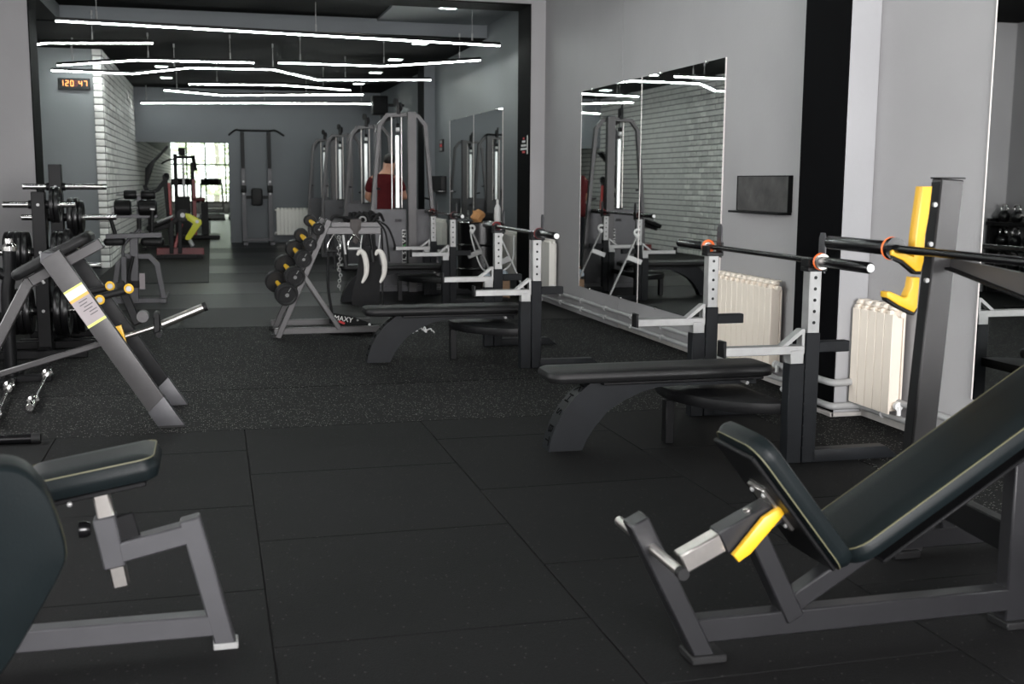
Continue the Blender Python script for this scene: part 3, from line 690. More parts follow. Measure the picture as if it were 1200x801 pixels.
# ================================================================ INCLINE BENCH PRESS (right foreground)
def make_incline():
    YM = 2.88; w = .06
    t = thing('incline_bench_press', 'grey incline bench with yellow bar hooks in the right foreground', 'weight bench', (1.9, YM, 0))
    p = lambda x, y, Y=YM-.03: at(x, y, Y=Y)
    def P2(x, z, Y=YM): return V((x, Y, z))
    MB().beam(P2(1.30, .092), P2(2.42, .092), w, .075).build('base_rail', 'frame_dk', t)
    MB().beam(P2(1.345, .0), P2(1.125, .435), w, .075, up=(0, 1, 0)).build('front_leg', 'frame_dk', t)
    # front leg top cap and foot shoes
    MB().box((1.29, YM-.05, 0), (1.40, YM+.05, .025), .004).build('foot_cap', 'rubber_black', t)
    MB().box((2.345, YM-.05, 0), (2.45, YM+.05, .025), .004).build('foot_cap', 'rubber_black', t)
    MB().cyl((1.165, YM-.235, .355), (1.165, YM+.235, .355), .0145, 14).build('foot_bar', 'steel', t)
    MB().cyl((1.165, YM-.255, .355), (1.165, YM-.230, .355), .0165, 14).build('bar_cap', 'rubber_black', t)
    # seat post and diagonal brace
    MB().beam(P2(1.625, .10), P2(1.475, .40), w, .07, up=(0, 1, 0)).build('seat_post', 'frame_dk', t)
    MB().beam(P2(1.60, .135), P2(1.98, .36), w, .06, up=(0, 0, 1)).build('diagonal_brace', 'frame_dk', t)
    MB().beam(P2(2.395, .02), P2(2.395, .66), w, .085, up=(1, 0, 0)).build('rear_post', 'frame_dk', t)
    for z in (.335, .26):
        MB().lathe([(0, -.02), (.014, -.02), (.022, 0), (.022, .02), (.012, .03), (0, .03)], (2.455, YM-.02, z), (1, 0, 0), 12).build('knob', 'blackgloss', t)
    # telescopic seat tube
    a, b = V((1.265, YM, .295)), V((1.60, YM, .455)); d = (b-a).normalized()
    MB().beam(a, a+d*.2, .056, .062).build('inner_tube', 'steel', t)
    MB().beam(a+d*.13, a+d*.36, .068, .075).build('outer_tube', 'frame_dk', t)
    MB().cyl(a+d*.24+V((-.01, 0, .032)), a+d*.24+V((-.012, 0, .040)), .012, 12).build('hole', 'steel', t)
    lv = [a+d*.15+V((0, 0, -.035)), a+d*.17+V((0, 0, -.065)), a+d*.21+V((0, 0, -.06)), a+d*.33+V((0, 0, .005)), a+d*.32+V((0, 0, .03)), a+d*.25+V((0, 0, .025))]
    for q in lv: q.y = YM-.065
    MB().prism(lv, (0, .022, 0), .005).build('lever', 'yellow', t)
    # seat pad, tipped back, with its board and bracket
    sd = V((.315, 0, -.40)).normalized()          # down along the pad
    sc = V((1.585, YM, .475))
    nrm = V((-sd.z, 0, sd.x)) * 1; nrm = V((.40, 0, .315)).normalized()
    cushion('seat_pad', sc, sd, (0, -1, 0), .50, .30, .062, .07, 'vinyl', t)
    bc = sc-nrm*.040
    MB().obox(bc, (sd, (0, 1, 0), nrm), (.44, .25, .014), .004).build('seat_board', 'black', t)
    MB().obox(bc-nrm*.012+sd*.0, (sd, (0, 1, 0), nrm), (.16, .10, .012), .002).build('bracket', 'steel', t)
    for i in (-1, 1):
        for j in (-1, 1): MB().ball(bc-nrm*.018+sd*(.06*i)+V((0, .035*j, 0)), .008, seg=8).build('bolt', 'zinc', t)
    # back pad
    bd = V((.90, 0, .555)).normalized(); bn = V((-bd.z, 0, bd.x))
    cushion('back_pad', V((1.765, YM, .285))+bd*.47+bn*.03, bd, (0, 1, 0), .98, .30, .066, .08, 'vinyl', t)
    MB().beam(V((1.85, YM, .285)), V((2.60, YM, .285+.75*.617)), .24, .014, up=bn).build('back_board', 'black', t)
    MB().beam(V((1.95, YM, .325)), V((2.50, YM, .665)), .06, .05, up=bn).build('back_rail', 'frame_dk', t)
    # uprights either side with hooks, foot rails and cross beams
    for yc, s in ((3.55, 1), (2.21, -1)):
        lo, hi = V((2.475, yc, .02)), V((2.555, yc, 1.39))
        up = MB().beam(lo, hi, .06, .095, up=(1, 0, 0)).build('upright', 'frame_md', t)
        MB().beam(lo+V((-.049, 0, .02)), hi+V((-.049, 0, -.01)), .052, .004, up=(1, 0, 0), bev=.001).build('rack_strip', 'black', up)
        MB().beam(hi+V((-.052, 0, .004)), hi+V((.05, 0, .004)), .062, .006, up=(0, 0, 1), bev=.001).build('top_cap', 'black', up)
        MB().box((2.40, yc-.03, .03), (3.0, yc+.03, .10), .004).build('foot_rail', 'frame_dk', t)
        MB().box((2.39, yc-.05, 0), (2.50, yc+.05, .03), .004).build('foot_cap', 'rubber_black', t)
        MB().box((2.92, yc-.05, 0), (3.02, yc+.05, .03), .004).build('foot_cap', 'rubber_black', t)
        MB().beam(V((2.60, yc-.0, .20)), V((2.44, YM, .25)), .05, .10, up=(0, 0, 1)).build('cross_beam', 'black', t)
        MB().beam(V((2.64, yc, .07)), V((2.60, yc, .25)), .05, .06, up=(1, 0, 0)).build('strut', 'frame_dk', t)
        yy = 3.50 if s > 0 else 2.16
        sx = 3.817
        hk1 = [(235, 108), (278, 108), (264, 230), (246, 330), (240, 440), (228, 488), (206, 488), (150, 440), (95, 415), (95, 396), (110, 390), (160, 410), (196, 424), (204, 330), (216, 240)]
        hk2 = [(192, 515), (222, 515), (211, 650), (196, 672), (130, 640), (75, 605), (75, 580), (90, 578), (150, 605), (166, 600), (184, 560)]
        for nm, hk in (('upper_hook', hk1), ('lower_hook', hk2)):
            pts = [at(1020+x/sx, 190+y/sx, Y=3.50) for x, y in hk]
            for q in pts: q.y = yy
            h = MB().prism(pts, (0, .045, 0), .004).build(nm, 'yellow', t)
            MB().prism([q+V((.004, .008, -.012)) for q in pts], (0, .03, 0)).build('hook_backing', 'black', h)
        for z in (1.30, 1.16, 1.03): MB().cyl((2.475+.08*(z/1.39)-.062, yc-.031, z), (2.475+.08*(z/1.39)-.062, yc-.02, z), .009, 8).build('bolt', 'zinc', t)
    # wide plate running back from the far upright
    a0, a1 = at(1113, 312, Y=3.52), at(1215, 352, Y=3.0)
    MB().prism([a0, a1, a1+V((.0, .0, .075)), a0+V((0, 0, .03))], (.03, .02, 0)).build('guard_plate', 'frame_lt', t)
    MB().beam(a0+V((-.004, 0, -.006)), a1+V((-.004, 0, -.006)), .04, .008).build('guard_edge', 'black', t)
    return t
make_incline()
b2 = thing('barbell', 'black barbell with orange ring resting on the yellow hooks', 'barbell', (2.33, 2.87, 1.145))
MB().cyl((2.33, 2.22, 1.145), (2.33, 3.52, 1.145), .0145, 14).build('shaft', 'blackgloss', b2)
for s in (-1, 1):
    y = 2.87+s*.66
    MB().lathe([(0, 0), (.025, 0), (.026, .004), (.026, .42), (.021, .428), (0, .428)], (2.33, y, 1.145), (0, s, 0), 20).build('sleeve', 'blackgloss', b2)
    MB().lathe([(.016, 0), (.040, 0), (.040, .02), (.016, .02)], (2.33, y-s*.02, 1.145), (0, s, 0), 20).build('collar', 'blackgloss', b2)
    MB().torus((2.33, y+s*.006, 1.145), (0, 1, 0), .034, .008, 20, 8).build('ring', 'orange', b2)

# ================================================================ PREACHER BENCH (left foreground)
t = thing('preacher_bench', 'grey curl bench with dark pads in the left foreground', 'weight bench', (-.4, 3.3, 0))
YM = 3.30; yn = YM
def q(x, y, Y=YM-.03): 
    v = at(x, y, Y=Y); v.y = YM; return v
MB().beam(q(-90, 763), q(256, 733), .06, .065).build('base_rail', 'frame', t)
MB().beam(V((.0, YM, .01)), q(222, 609), .06, .06, up=(0, 1, 0)).build('rear_leg', 'frame', t)
MB().box((-.036, YM-.033, 0), (.036, YM+.033, .02), .003).build('foot_cap', 'zinc', t)
MB().beam(q(128, 652), q(236, 622), .06, .06).build('seat_arm', 'frame', t)
MB().beam(q(121, 607), q(135, 666), .062, .062, up=(0, 1, 0)).build('post_sleeve', 'frame', t)
MB().beam(q(115, 570), q(142, 690), .046, .046, up=(0, 1, 0)).build('inner_post', 'steel', t)
MB().lathe([(0, 0), (.018, 0), (.024, .01), (.024, .03), (0, .035)], q(118, 622)+V((-.03, 0, 0)), (-1, 0, 0), 12).build('knob', 'blackgloss', t)
MB().beam(q(152, 632)+V((0, 0, -.02)), q(142, 610)+V((0, 0, .01)), .066, .01, up=(0, 1, 0)).build('lock_plate', 'black', t)
pa, pb = at(20, 588, Y=3.2), at(186, 552, Y=3.2)
sdir = V((pb.x-pa.x, 0, pb.z-pa.z)).normalized()
pc = V(((pa.x+pb.x)/2, 3.33, (pa.z+pb.z)/2+.01))
cushion('seat_pad', pc, sdir, (0, 1, 0), (pb-pa).length+.0, .26, .075, .05, 'vinyl', t)
MB().obox(pc-V((0, 0, .045)), (sdir, (0, 1, 0), sdir.cross(V((0, 1, 0)))), ((pb-pa).length*.8, .2, .014), .003).build('seat_board', 'black', t)
MB().ball(q(84, 585)+V((0, -.08, 0)), .008, seg=8).build('bolt', 'zinc', t)
# arm pad nearest the lens: a wide slab leaning away, cut by the picture edge
outl = [(-95, 560), (-60, 541), (0, 535), (30, 541), (52, 562), (66, 592), (76, 628), (74, 655), (45, 710), (5, 778), (-40, 830), (-95, 860)]
pts = []
for x, y in outl:
    v = at(x, y, Y=2.55); v.y = 2.55-(v.z-.55)*.12; pts.append(v)
cen = sum(pts, V((0, 0, 0)))/len(pts)
sm = smooth_pts(pts+[pts[0]], 5)[:-1]
mbp = MB(); nrm = V((.18, -.97, -.12)).normalized(); rings = []
for inset, h in ((.06, -.05), (.015, -.045), (0, -.03), (0, .02), (.012, .034), (.05, .042), (.45, .05)):
    rings.append([mbp.bm.verts.new(p.lerp(cen, inset)+nrm*h) for p in sm])
kk = len(sm)
for A, B in zip(rings, rings[1:]):
    for i in range(kk): mbp.bm.faces.new((A[i], A[(i+1) % kk], B[(i+1) % kk], B[i]))
mbp.bm.faces.new(rings[0][::-1]); mbp.bm.faces.new(rings[-1])
ap = mbp.build('arm_pad', 'vinyl', t)
MB().tube([p.lerp(cen, .02)+nrm*.028 for p in sm], .0022, 5, closed=True).build('piping', 'piping', ap)
MB().beam(V((cen.x-.08, 2.66, cen.z-.05)), V((-.72, YM, .09)), .06, .06).build('pad_post', 'frame', t)
MB().box((-.98, YM-.32, .0), (-.90, YM+.32, .06), .004).build('front_foot', 'frame', t)
# ================================================================ CHEST-SUPPORTED ROW MACHINE (left)
t = thing('row_machine', 'grey chest-supported row machine with slanted pad and warning label', 'gym machine', (-.7, 6.8, 0))
def rp(x, y, Y): return at(x, y, Y=Y)
f0, f1 = V((-.255, 6.48, .015)), V((-.86, 6.48, .985))
dn = (f1-f0).normalized()
def slant(a, b, m, nm, par, w=.115, dpt=.06):
    d = (b-a).normalized(); s = V((d.z, 0, -d.x)); h = w/2
    return MB().prism([V((a.x-h/ max(.3, abs(s.x)), a.y, 0)), V((a.x+h/max(.3, abs(s.x)), a.y, 0)), b+s*h, b-s*h], (0, dpt, 0), .004).build(nm, m, par)
near = slant(V((-.255, 6.45, 0)), V((-.85, 6.45, .965)), 'frame_lt', 'near_post', t)
# foot shoe of the near post
d = V((-.595, 0, .965)).normalized(); s = V((d.z, 0, -d.x)); a = V((-.255, 6.445, 0)); h = .06
MB().prism([V((a.x-h/abs(s.x), a.y, 0)), V((a.x+h/abs(s.x), a.y, 0)), a+d*.17+s*h, a+d*.14-s*h], (0, .07, 0), .003).build('near_shoe', 'frame', t)
MB().prism([V((a.x-h/abs(s.x)-.005, a.y-.004, 0)), V((a.x+h/abs(s.x)+.006, a.y-.004, 0)), V((a.x+h/abs(s.x), a.y-.004, .012)), V((a.x-h/abs(s.x)-.008, a.y-.004, .012))], (0, .078, 0)).build('sole', 'rubber_black', t)
far = slant(V((-.255, 7.09, 0)), V((-.85, 7.09, .965)), 'black', 'far_post', t)
a = V((-.255, 7.085, 0)); MB().prism([V((a.x-h/abs(s.x), a.y, 0)), V((a.x+h/abs(s.x), a.y, 0)), a+d*.17+s*h, a+d*.14-s*h], (0, .07, 0), .003).build('far_shoe', 'frame', t)
# warning label on the near post
def lab(f0_, f1_, w0, w1, m, nm, par, lift):
    b = V((-.255, 6.4495-lift, 0))+d*0
    return MB().prism([b+d*f0_+s*w0, b+d*f0_+s*w1, b+d*f1_+s*w1, b+d*f1_+s*w0], (0, -.0008, 0)).build(nm, m, par)
L0, L1 = .70, .93
lb = lab(L0, L1, -.055, .055, 'sticker', 'warning_label', near, 0)
lab(L0, L0+.014, -.055, .055, 'stickery', 'label_band', lb, .0009); lab(L1-.012, L1, -.055, .055, 'stickery', 'label_band', lb, .0009)
lab(L1-.055, L1-.012, -.055, .055, 'whitetext', 'label_band', lb, .0008); lab(L1-.072, L1-.055, -.055, .055, 'stickero', 'label_band', lb, .0009)
for k, (x0, x1) in enumerate(((-.02, .03), (-.025, .02), (-.01, .042), (-.025, .03), (0, .045), (-.005, .04))): lab(L1-.09-k*.017, L1-.085-k*.017, x0, x1, 'stickerline', 'label_text', lb, .0009)
# chest pad and its carrier
p0, p1 = V((-1.07, 6.72, .835)), V((-.655, 6.72, 1.065))
pd = (p1-p0).normalized(); pn = V((-pd.z, 0, pd.x))
cushion('chest_pad', (p0+p1)/2+pn*.0, pd, (0, 1, 0), (p1-p0).length, .30, .062, .06, 'vinyl_black', t, stitch=False)
MB().beam(p0-pn*.065+pd*.06, p1-pn*.065+pd*.02, .11, .06, up=pn).build('pad_carrier', 'frame_lt', t)
MB().beam(V((-.86, 6.46, .95)), V((-.86, 7.14, .95)), .08, .06).build('cross_tube', 'frame', t)
for f in (.25, .42): MB().cyl((p0+pd*(p1-p0).length*f-pn*.09)+V((0, -.05, 0)), (p0+pd*(p1-p0).length*f-pn*.11)+V((0, -.05, 0)), .009, 8).build('bolt', 'zinc', t)
MB().path([p0-pn*.07+pd*.07, V((-1.0, 6.72, .80)), V((-1.32, 6.72, .20)), V((-1.36, 6.72, .0))], .06, .075).build('front_leg', 'frame_lt', t)
MB().beam(V((-1.36, 6.45, .03)), V((-1.36, 7.10, .03)), .07, .05).build('front_foot', 'frame', t)
# lever arm with loading horn
l0, l1 = V((-1.30, 6.85, .24)), at(188, 381, Y=6.85)
MB().beam(l0, at(120, 402, Y=6.85), .03, .035).build('lever_arm', 'frame_lt', t)
MB().cyl(at(118, 403, Y=6.85), l1, .016, 12).build('lever_rod', 'steel', t)
h0, h1 = at(190, 380, Y=6.85), at(238, 360, Y=6.85)
MB().cyl(h0, h1, .025, 16).build('loading_horn', 'steel', t); MB().cyl(h1, h1+(h1-h0).normalized()*.022, .027, 16).build('horn_cap', 'rubber_black', t)
pv_ = at(167, 371, Y=6.80); MB().cyl(pv_, pv_+V((0, .08, 0)), .034, 20).build('pivot', 'frame_lt', t)
cl = at(184, 379, Y=6.85); MB().obox(cl, ((h1-h0).normalized(), (0, 1, 0), V((0, 0, 1))), (.04, .05, .10), .006).cyl(cl+V((0, -.06, .055)), cl+V((0, .06, .055)), .017, 10).cyl(cl+V((.01, -.06, -.06)), cl+V((.01, .06, -.06)), .017, 10).build('clamp', 'black', t)
MB().beam(at(162, 380, Y=6.85), at(140, 330, Y=6.9), .05, .05, up=(0, 1, 0)).build('handle_stem', 'black', t)
for (xa_, ya, xb, yb, Y) in ((100, 352, 148, 340, 6.75), (100, 343, 132, 336, 6.95)):
    g0, g1 = at(xa_, ya, Y=Y), at(xb, yb, Y=Y)
    MB().cyl(g0, g1, .021, 12).build('handle_grip', 'rubber_black', t)
for (x, y, Y) in ((151, 338, 6.7), (117, 351, 6.7), (129, 335, 6.9)):
    c = at(x, y, Y=Y); MB().torus(c, (.3, 1, .1), .022, .007, 16, 8).build('grip_ring', 'yellow2', t); MB().cyl(c+V((0, -.012, 0)), c+V((0, .03, 0)), .016, 12).build('grip_end', 'zinc', t)
yl = [at(x, y, Y=6.80) for x, y in ((135, 383), (142, 381), (145, 390), (149, 404), (146, 404), (142, 394), (138, 393))]
MB().prism(yl, (0, .03, 0), .003).build('stop_pin', 'yellow', t)

# ---------------------------------------------------------------- loose bars on the floor at left
def olybar(name, a, b, label, m='chrome', r=.014, sl=.30):
    a, b = V(a), V(b); d = (b-a).normalized(); t = thing(name, label, 'barbell', (a+b)/2)
    MB().cyl(a+d*sl, b-d*sl, r, 12).build('shaft', m, t)
    for p, e in ((a, d), (b, -d)):
        MB().lathe([(0, 0), (.021, 0), (.025, .006), (.025, sl*.62), (.036, sl*.64), (.036, sl*.72), (.026, sl*.74), (.026, sl), (.0, sl)], p, e, 18).build('sleeve', m, t)
    return t
olybar('curl_bar', (-1.075, 7.02, .036), (-1.15, 8.45, .036), 'short chrome bar lying on the floor behind the row machine')
olybar('floor_bar', (-1.21, 6.62, .036), (-1.33, 8.0, .036), 'chrome bar end on the floor at the very left edge')
t = thing('floor_tube', 'black steel tube lying on the floor at the left edge', 'tube', (-1.3, 6.21, 0))
MB().cyl((-1.75, 6.23, .026), (-.95, 6.21, .026), .026, 14).build('tube', 'blackgloss', t); MB().cyl((-.95, 6.21, .026), (-.905, 6.209, .026), .028, 14).build('end_cap', 'rubber_black', t)

# ================================================================ WEIGHT PLATE TREES
def plate_mesh(R, T):
    b = MB(); b.lathe([(.026, -T/2), (.055, -T/2), (.060, -T*.28), (R*.72, -T*.28), (R*.80, -T/2), (R-.006, -T/2), (R, -T*.3), (R, T*.3), (R-.006, T/2), (R*.80, T/2), (R*.72, T*.28), (.060, T*.28), (.055, T/2), (.026, T/2), (.026, -T/2)], (0, 0, 0), (1, 0, 0), 28)
    for k in range(3):
        a = k*2.094+.5; b.obox((0, math.cos(a)*R*.55, math.sin(a)*R*.55), ((1, 0, 0), (0, math.cos(a), math.sin(a)), (0, -math.sin(a), math.cos(a))), (T*.9, R*.32, .03), .006)
    o = b.build('weight_plate', 'plate', None, origin=(0, 0, 0)); me = o.data; bpy.data.objects.remove(o); return me
hub = MB().lathe([(.0255, -.022), (.034, -.022), (.034, .022), (.0255, .022), (.0255, -.022)], (0, 0, 0), (1, 0, 0), 18).build('bushing', 'chrome', None, origin=(0, 0, 0)); hubm = hub.data; bpy.data.objects.remove(hub)
PM = {}
def plate(x, y, z, R, T, label, group):
    k = (R, T)
    if k not in PM: PM[k] = plate_mesh(R, T)
    o = bpy.data.objects.new('weight_plate', PM[k]); COL.objects.link(o); o.location = (x, y, z); o.rotation_euler = (random.uniform(-2, 2), 0, 0)
    tag(o, label, 'weight plate', group)
    h_ = bpy.data.objects.new('bushing', hubm); COL.objects.link(h_); h_.parent = o
def plate_tree(X, Y, H, rows, label, nm, far=False):
    t = thing('plate_tree', label, 'weight rack', (X, Y, 0))
    MB().box((X-.05, Y-.05, 0), (X+.05, Y+.05, H)).build('post', 'black', t)
    MB().box((X-.30, Y-.30, 0), (X+.34, Y-.24, .06)).build('foot', 'black', t); MB().box((X-.30, Y+.24, 0), (X+.34, Y+.30, .06)).build('foot', 'black', t)
    MB().box((X-.04, Y-.3, .01), (X+.04, Y+.3, .06)).build('base_beam', 'black', t)
    for (z, xl, xr, pl, pr) in rows:
        if xl: MB().cyl((X-.045, Y, z), (X-xl, Y, z), .025, 14).build('peg', 'chrome', t); MB().cyl((X-.05, Y, z), (X-.075, Y, z), .034, 14).build('peg_collar', 'black', t)
        if xr: MB().cyl((X+.045, Y, z), (X+xr, Y, z), .025, 14).build('peg', 'chrome', t); MB().cyl((X+.05, Y, z), (X+.075, Y, z), .034, 14).build('peg_collar', 'black', t)
        MB().cyl((X, Y-.058, z), (X, Y-.048, z), .012, 10).build('bolt', 'zinc', t)
        for side, lst in ((-1, pl), (1, pr)):
            x = .085
            for k, (R, T) in enumerate(lst):
                x += T/2+.002; h = 'upper' if z > 1 else ('middle' if z > .55 else 'lower')
                plate(X+side*x, Y, z-.026+.025, R, T, 'black plate on the %s %s peg of %s, %s from its post' % (h, 'left' if side < 0 else 'right', nm, ['first', 'second', 'third', 'fourth', 'fifth'][k]), 'plates on the %s %s peg of %s' % (h, 'left' if side < 0 else 'right', nm)); x += T/2+.002
b25, b20, b15, b10 = (.20, .05), (.185, .045), (.165, .04), (.14, .032)
plate_tree(-1.31, 9.5, 1.27, [(1.17, .26, .27, [], [b10, b10]), (.80, .30, .34, [b15, b15, b15, b15], [b15, b15, b20]), (.34, .30, .33, [b20, b20, b20], [b25, b25])], 'black weight plate tree whose square post stands nearest, behind the row machine', 'the nearer plate tree')
plate_tree(-1.265, 10.2, 1.49, [(1.305, .26, .40, [], []), (1.05, .28, .47, [b15, b15], [b15, b15, b10]), (.64, .28, .33, [b20, b20], [b20, b20]), (.26, .28, .28, [b20, b20], [b25, b20])], 'taller black weight plate tree with long bare pegs, behind the nearer one', 'the taller plate tree')
# black tubular bar stand at the left edge
t = thing('bar_stand', 'black tubular bar stand at the left edge beside the plate tree', 'stand', (-1.36, 8.2, 0))
MB().tube(smooth_pts([(-1.36, 8.2, .03), (-1.36, 8.2, .55), (-1.34, 8.2, .72), (-1.33, 8.2, .90)], 4), .042, 14).build('post', 'black', t)
MB().tube(smooth_pts([(-1.335, 8.2, .70), (-1.44, 8.2, .76), (-1.60, 8.2, .76)], 4), .035, 12).build('arm', 'black', t)
MB().lathe([(0, 0), (.05, 0), (.05, .03), (.03, .05), (.03, .08), (0, .08)], (-1.33, 8.2, .89), (0, 0, 1), 16).build('top_pin', 'chrome', t)
MB().box((-1.62, 8.15, 0), (-1.10, 8.25, .04)).build('foot', 'black', t); MB().box((-1.40, 7.95, 0), (-1.32, 8.45, .04)).build('foot', 'black', t)

# ================================================================ BACK EXTENSION / KNEE RAISE BENCH (mid left)
Y0 = 13.25
t = thing('knee_raise_bench', 'grey machine with two pairs of black roller pads, before the brick wall', 'gym machine', (-.85, Y0, 0))
g = lambda x, y, Y=Y0: at(x, y, Y=Y)
def path_px(nm, pxs, w, h, m='frame', Y=Y0, up=(0, 1, 0)): return MB().path([g(x, y, Y) for x, y in pxs], w, h, up).build(nm, m, t)
path_px('left_frame', ((133, 352), (138, 310), (147, 300), (157, 300)), .06, .06)
path_px('right_frame', ((193, 352), (184, 309), (175, 300), (157, 300)), .06, .06)
path_px('base_beam', ((126, 353), (196, 353)), .08, .06)
MB().box((-1.20, Y0-.1, 0), (-1.13, Y0+.7, .05)).build('foot', 'frame', t); MB().box((-.60, Y0-.1, 0), (-.53, Y0+.7, .05)).build('foot', 'frame', t)
path_px('centre_post', ((158, 353), (157, 272)), .09, .09); path_px('front_post', ((146, 354), (145, 300)), .06, .06, Y=Y0-.1)
path_px('stem', ((163, 272), (163, 228)), .05, .05, 'frame', Y0+.05)
MB().tube(smooth_pts([g(144, 302, Y0-.1), g(145, 288, Y0-.1), g(155, 276, Y0-.1), g(163, 268, Y0-.1), g(163, 258, Y0-.1)], 5), .017, 10).build('bent_tube', 'frame', t)
MB().cyl(g(163, 268, Y0-.1), g(163, 256, Y0-.1), .022, 12).build('grip', 'rubber_black', t)
MB().beam(g(124, 277, Y0-.12), g(190, 275, Y0-.12), .06, .055).build('arm_rail', 'frame', t)
for a, b in ((122, 147), (165, 193)): cushion('elbow_pad', (g(a, 283, Y0-.05)+g(b, 283, Y0-.05))/2+V((0, .0, 0)), (1, 0, 0), (0, 1, 0), (g(b, 283)-g(a, 283)).length, .22, .085, .04, 'vinyl_black', t, stitch=False)
for x0, y0, x1, y1 in ((128, 251, 135, 274), (178.5, 246, 178, 271)):
    MB().cyl(g(x0, y0, Y0-.15), g(x1, y1, Y0-.15), .022, 12).build('handle', 'rubber_black', t)
    MB().cyl(g(x0, y0, Y0-.15)+V((0, 0, .0)), g(x0, y0-2, Y0-.15), .026, 10).build('handle_cap', 'white', t)
MB().beam(g(128, 253), g(185, 253), .05, .045).build('roller_beam', 'frame', t)
for a, b, y, r in ((134, 154, 243.5, .088), (162, 184, 243.5, .088), (145, 160, 228, .05), (165, 182, 228, .05)):
    p0, p1 = g(a, y), g(b, y); L = (p1-p0).length
    MB().lathe([(0, 0), (r*.8, 0), (r, .015), (r, L-.015), (r*.8, L), (0, L)], p0, p1-p0, 20).build('roller_pad', 'vinyl_black', t)
for y in (243.5, 228): MB().cyl(g(136, y), g(182, y), .014, 8).build('roller_axle', 'zinc', t)
p = g(163, 320, Y0-.06); MB().box((p.x-.0, p.y, p.z-.18), (p.x+.06, p.y+.005, p.z), .001).build('label', 'sticker', t)
MB().box((g(150, 300).x, Y0-.05, .17), (g(162, 300).x, Y0+.1, .25)).build('step', 'black', t)
MB().tube(smooth_pts([g(156, 300, Y0-.08), g(151, 325, Y0-.1), g(155, 335, Y0-.1)], 4), .02, 8).build('strap', 'rubber_black', t)

# ================================================================ LEG MACHINE WITH LIME LEVER
Y0 = 20.9
t = thing('leg_machine', 'black leg machine with a lime yellow lever and red base', 'gym machine', (-.55, Y0, .006))
MB().box((-.98, Y0-.05, .05), (-.17, Y0+.05, .17), .006).build('base_beam', 'darkred', t)
for x in (-.92, -.25): MB().box((x-.05, Y0-.35, .006), (x+.05, Y0+.35, .06), .005).build('foot', 'black', t)
MB().box((-.90, Y0-.3, .006), (-.30, Y0-.2, .07), .005).build('front_rail', 'black', t)
for x0, x1 in ((201, 201), (211, 211)): MB().beam(g(x0, 297, Y0-.1), g(x1, 258, Y0-.1), .07, .06, up=(0, 1, 0)).build('post', 'black', t)
MB().path([g(176, 270, Y0), g(200, 263, Y0), g(212, 252, Y0)], .08, .09).build('seat_frame', 'black', t)
cushion('seat_pad', g(186, 262, Y0), g(204, 256, Y0)-g(176, 268, Y0), (0, 1, 0), .45, .42, .09, .06, 'vinyl_black', t, stitch=False)
MB().cyl(g(214, 252, Y0-.2), g(214, 252, Y0+.1), .105, 20).build('cam', 'black', t); MB().cyl(g(214, 252, Y0-.215), g(214, 252, Y0-.2), .04, 14).build('cam_bolt', 'zinc', t)
lv = [at(x, y, Y=Y0-.2) for x, y in ((217, 249.5), (222, 250.5), (236, 258), (236.5, 262), (223, 281), (217.5, 281), (217, 278), (226.5, 262), (217, 256))]
L_ = MB().prism(lv, (0, .10, 0), .008).build('lever', 'lime', t); MB().cyl(g(231, 259.5, Y0-.22), g(231, 259.5, Y0-.195), .03, 12).build('pivot', 'zinc', L_)
MB().cyl(g(184, 260, Y0-.2), g(203, 253, Y0-.2), .025, 10).build('hand_rail', 'zinc', t)
MB().cyl(g(222, 281, Y0-.25), g(226, 288, Y0-.25), .04, 10).build('foot_roller', 'zinc', t)
MB().beam(g(205, 290, Y0), g(213, 262, Y0), .05, .05, up=(0, 1, 0)).build('red_brace', 'red', t)

# ================================================================ HIGH-BACKED BLACK MACHINE BY THE BRICK WALL
Y0 = 23.4
t = thing('high_backed_machine', 'black machine with a tall bent backrest against the lit brick wall', 'gym machine', (-.95, Y0, .006))
bl = [at(x, y, Y=Y0) for x, y in ((196, 170), (190, 176), (175, 191), (170, 197), (169.5, 219), (172, 217), (181, 190), (189, 181), (197, 172))]
bm_ = MB().prism(bl, (0, .34, 0), .01).build('backrest', 'vinyl_black', t)
MB().path([g(170, 218, Y0+.1), g(174, 228, Y0+.1), g(185, 222, Y0+.1), g(196, 208, Y0+.1)], .08, .09).build('arm', 'black', t)
MB().beam(g(174, 226, Y0+.1), V((g(176, 240, Y0).x, Y0+.1, .05)), .09, .09, up=(0, 1, 0)).build('post', 'black', t)
MB().beam(g(193, 205, Y0+.1), V((g(200, 250, Y0).x, Y0+.1, .05)), .09, .10, up=(0, 1, 0)).build('black_post', 'black', t)
MB().beam(g(198, 214, Y0), V((g(201, 250, Y0).x, Y0, .10)), .05, .05, up=(0, 1, 0)).build('red_post', 'red', t)
MB().box((-1.35, Y0, .006), (-.35, Y0+.12, .08)).build('base', 'black', t); MB().box((-1.35, Y0-.3, .006), (-1.27, Y0+.4, .06)).build('foot', 'black', t); MB().box((-.45, Y0-.3, .006), (-.37, Y0+.4, .06)).build('foot', 'black', t)
MB().ball(g(195, 206, Y0+.1), .06, seg=12).build('weight_hub', 'black', t)

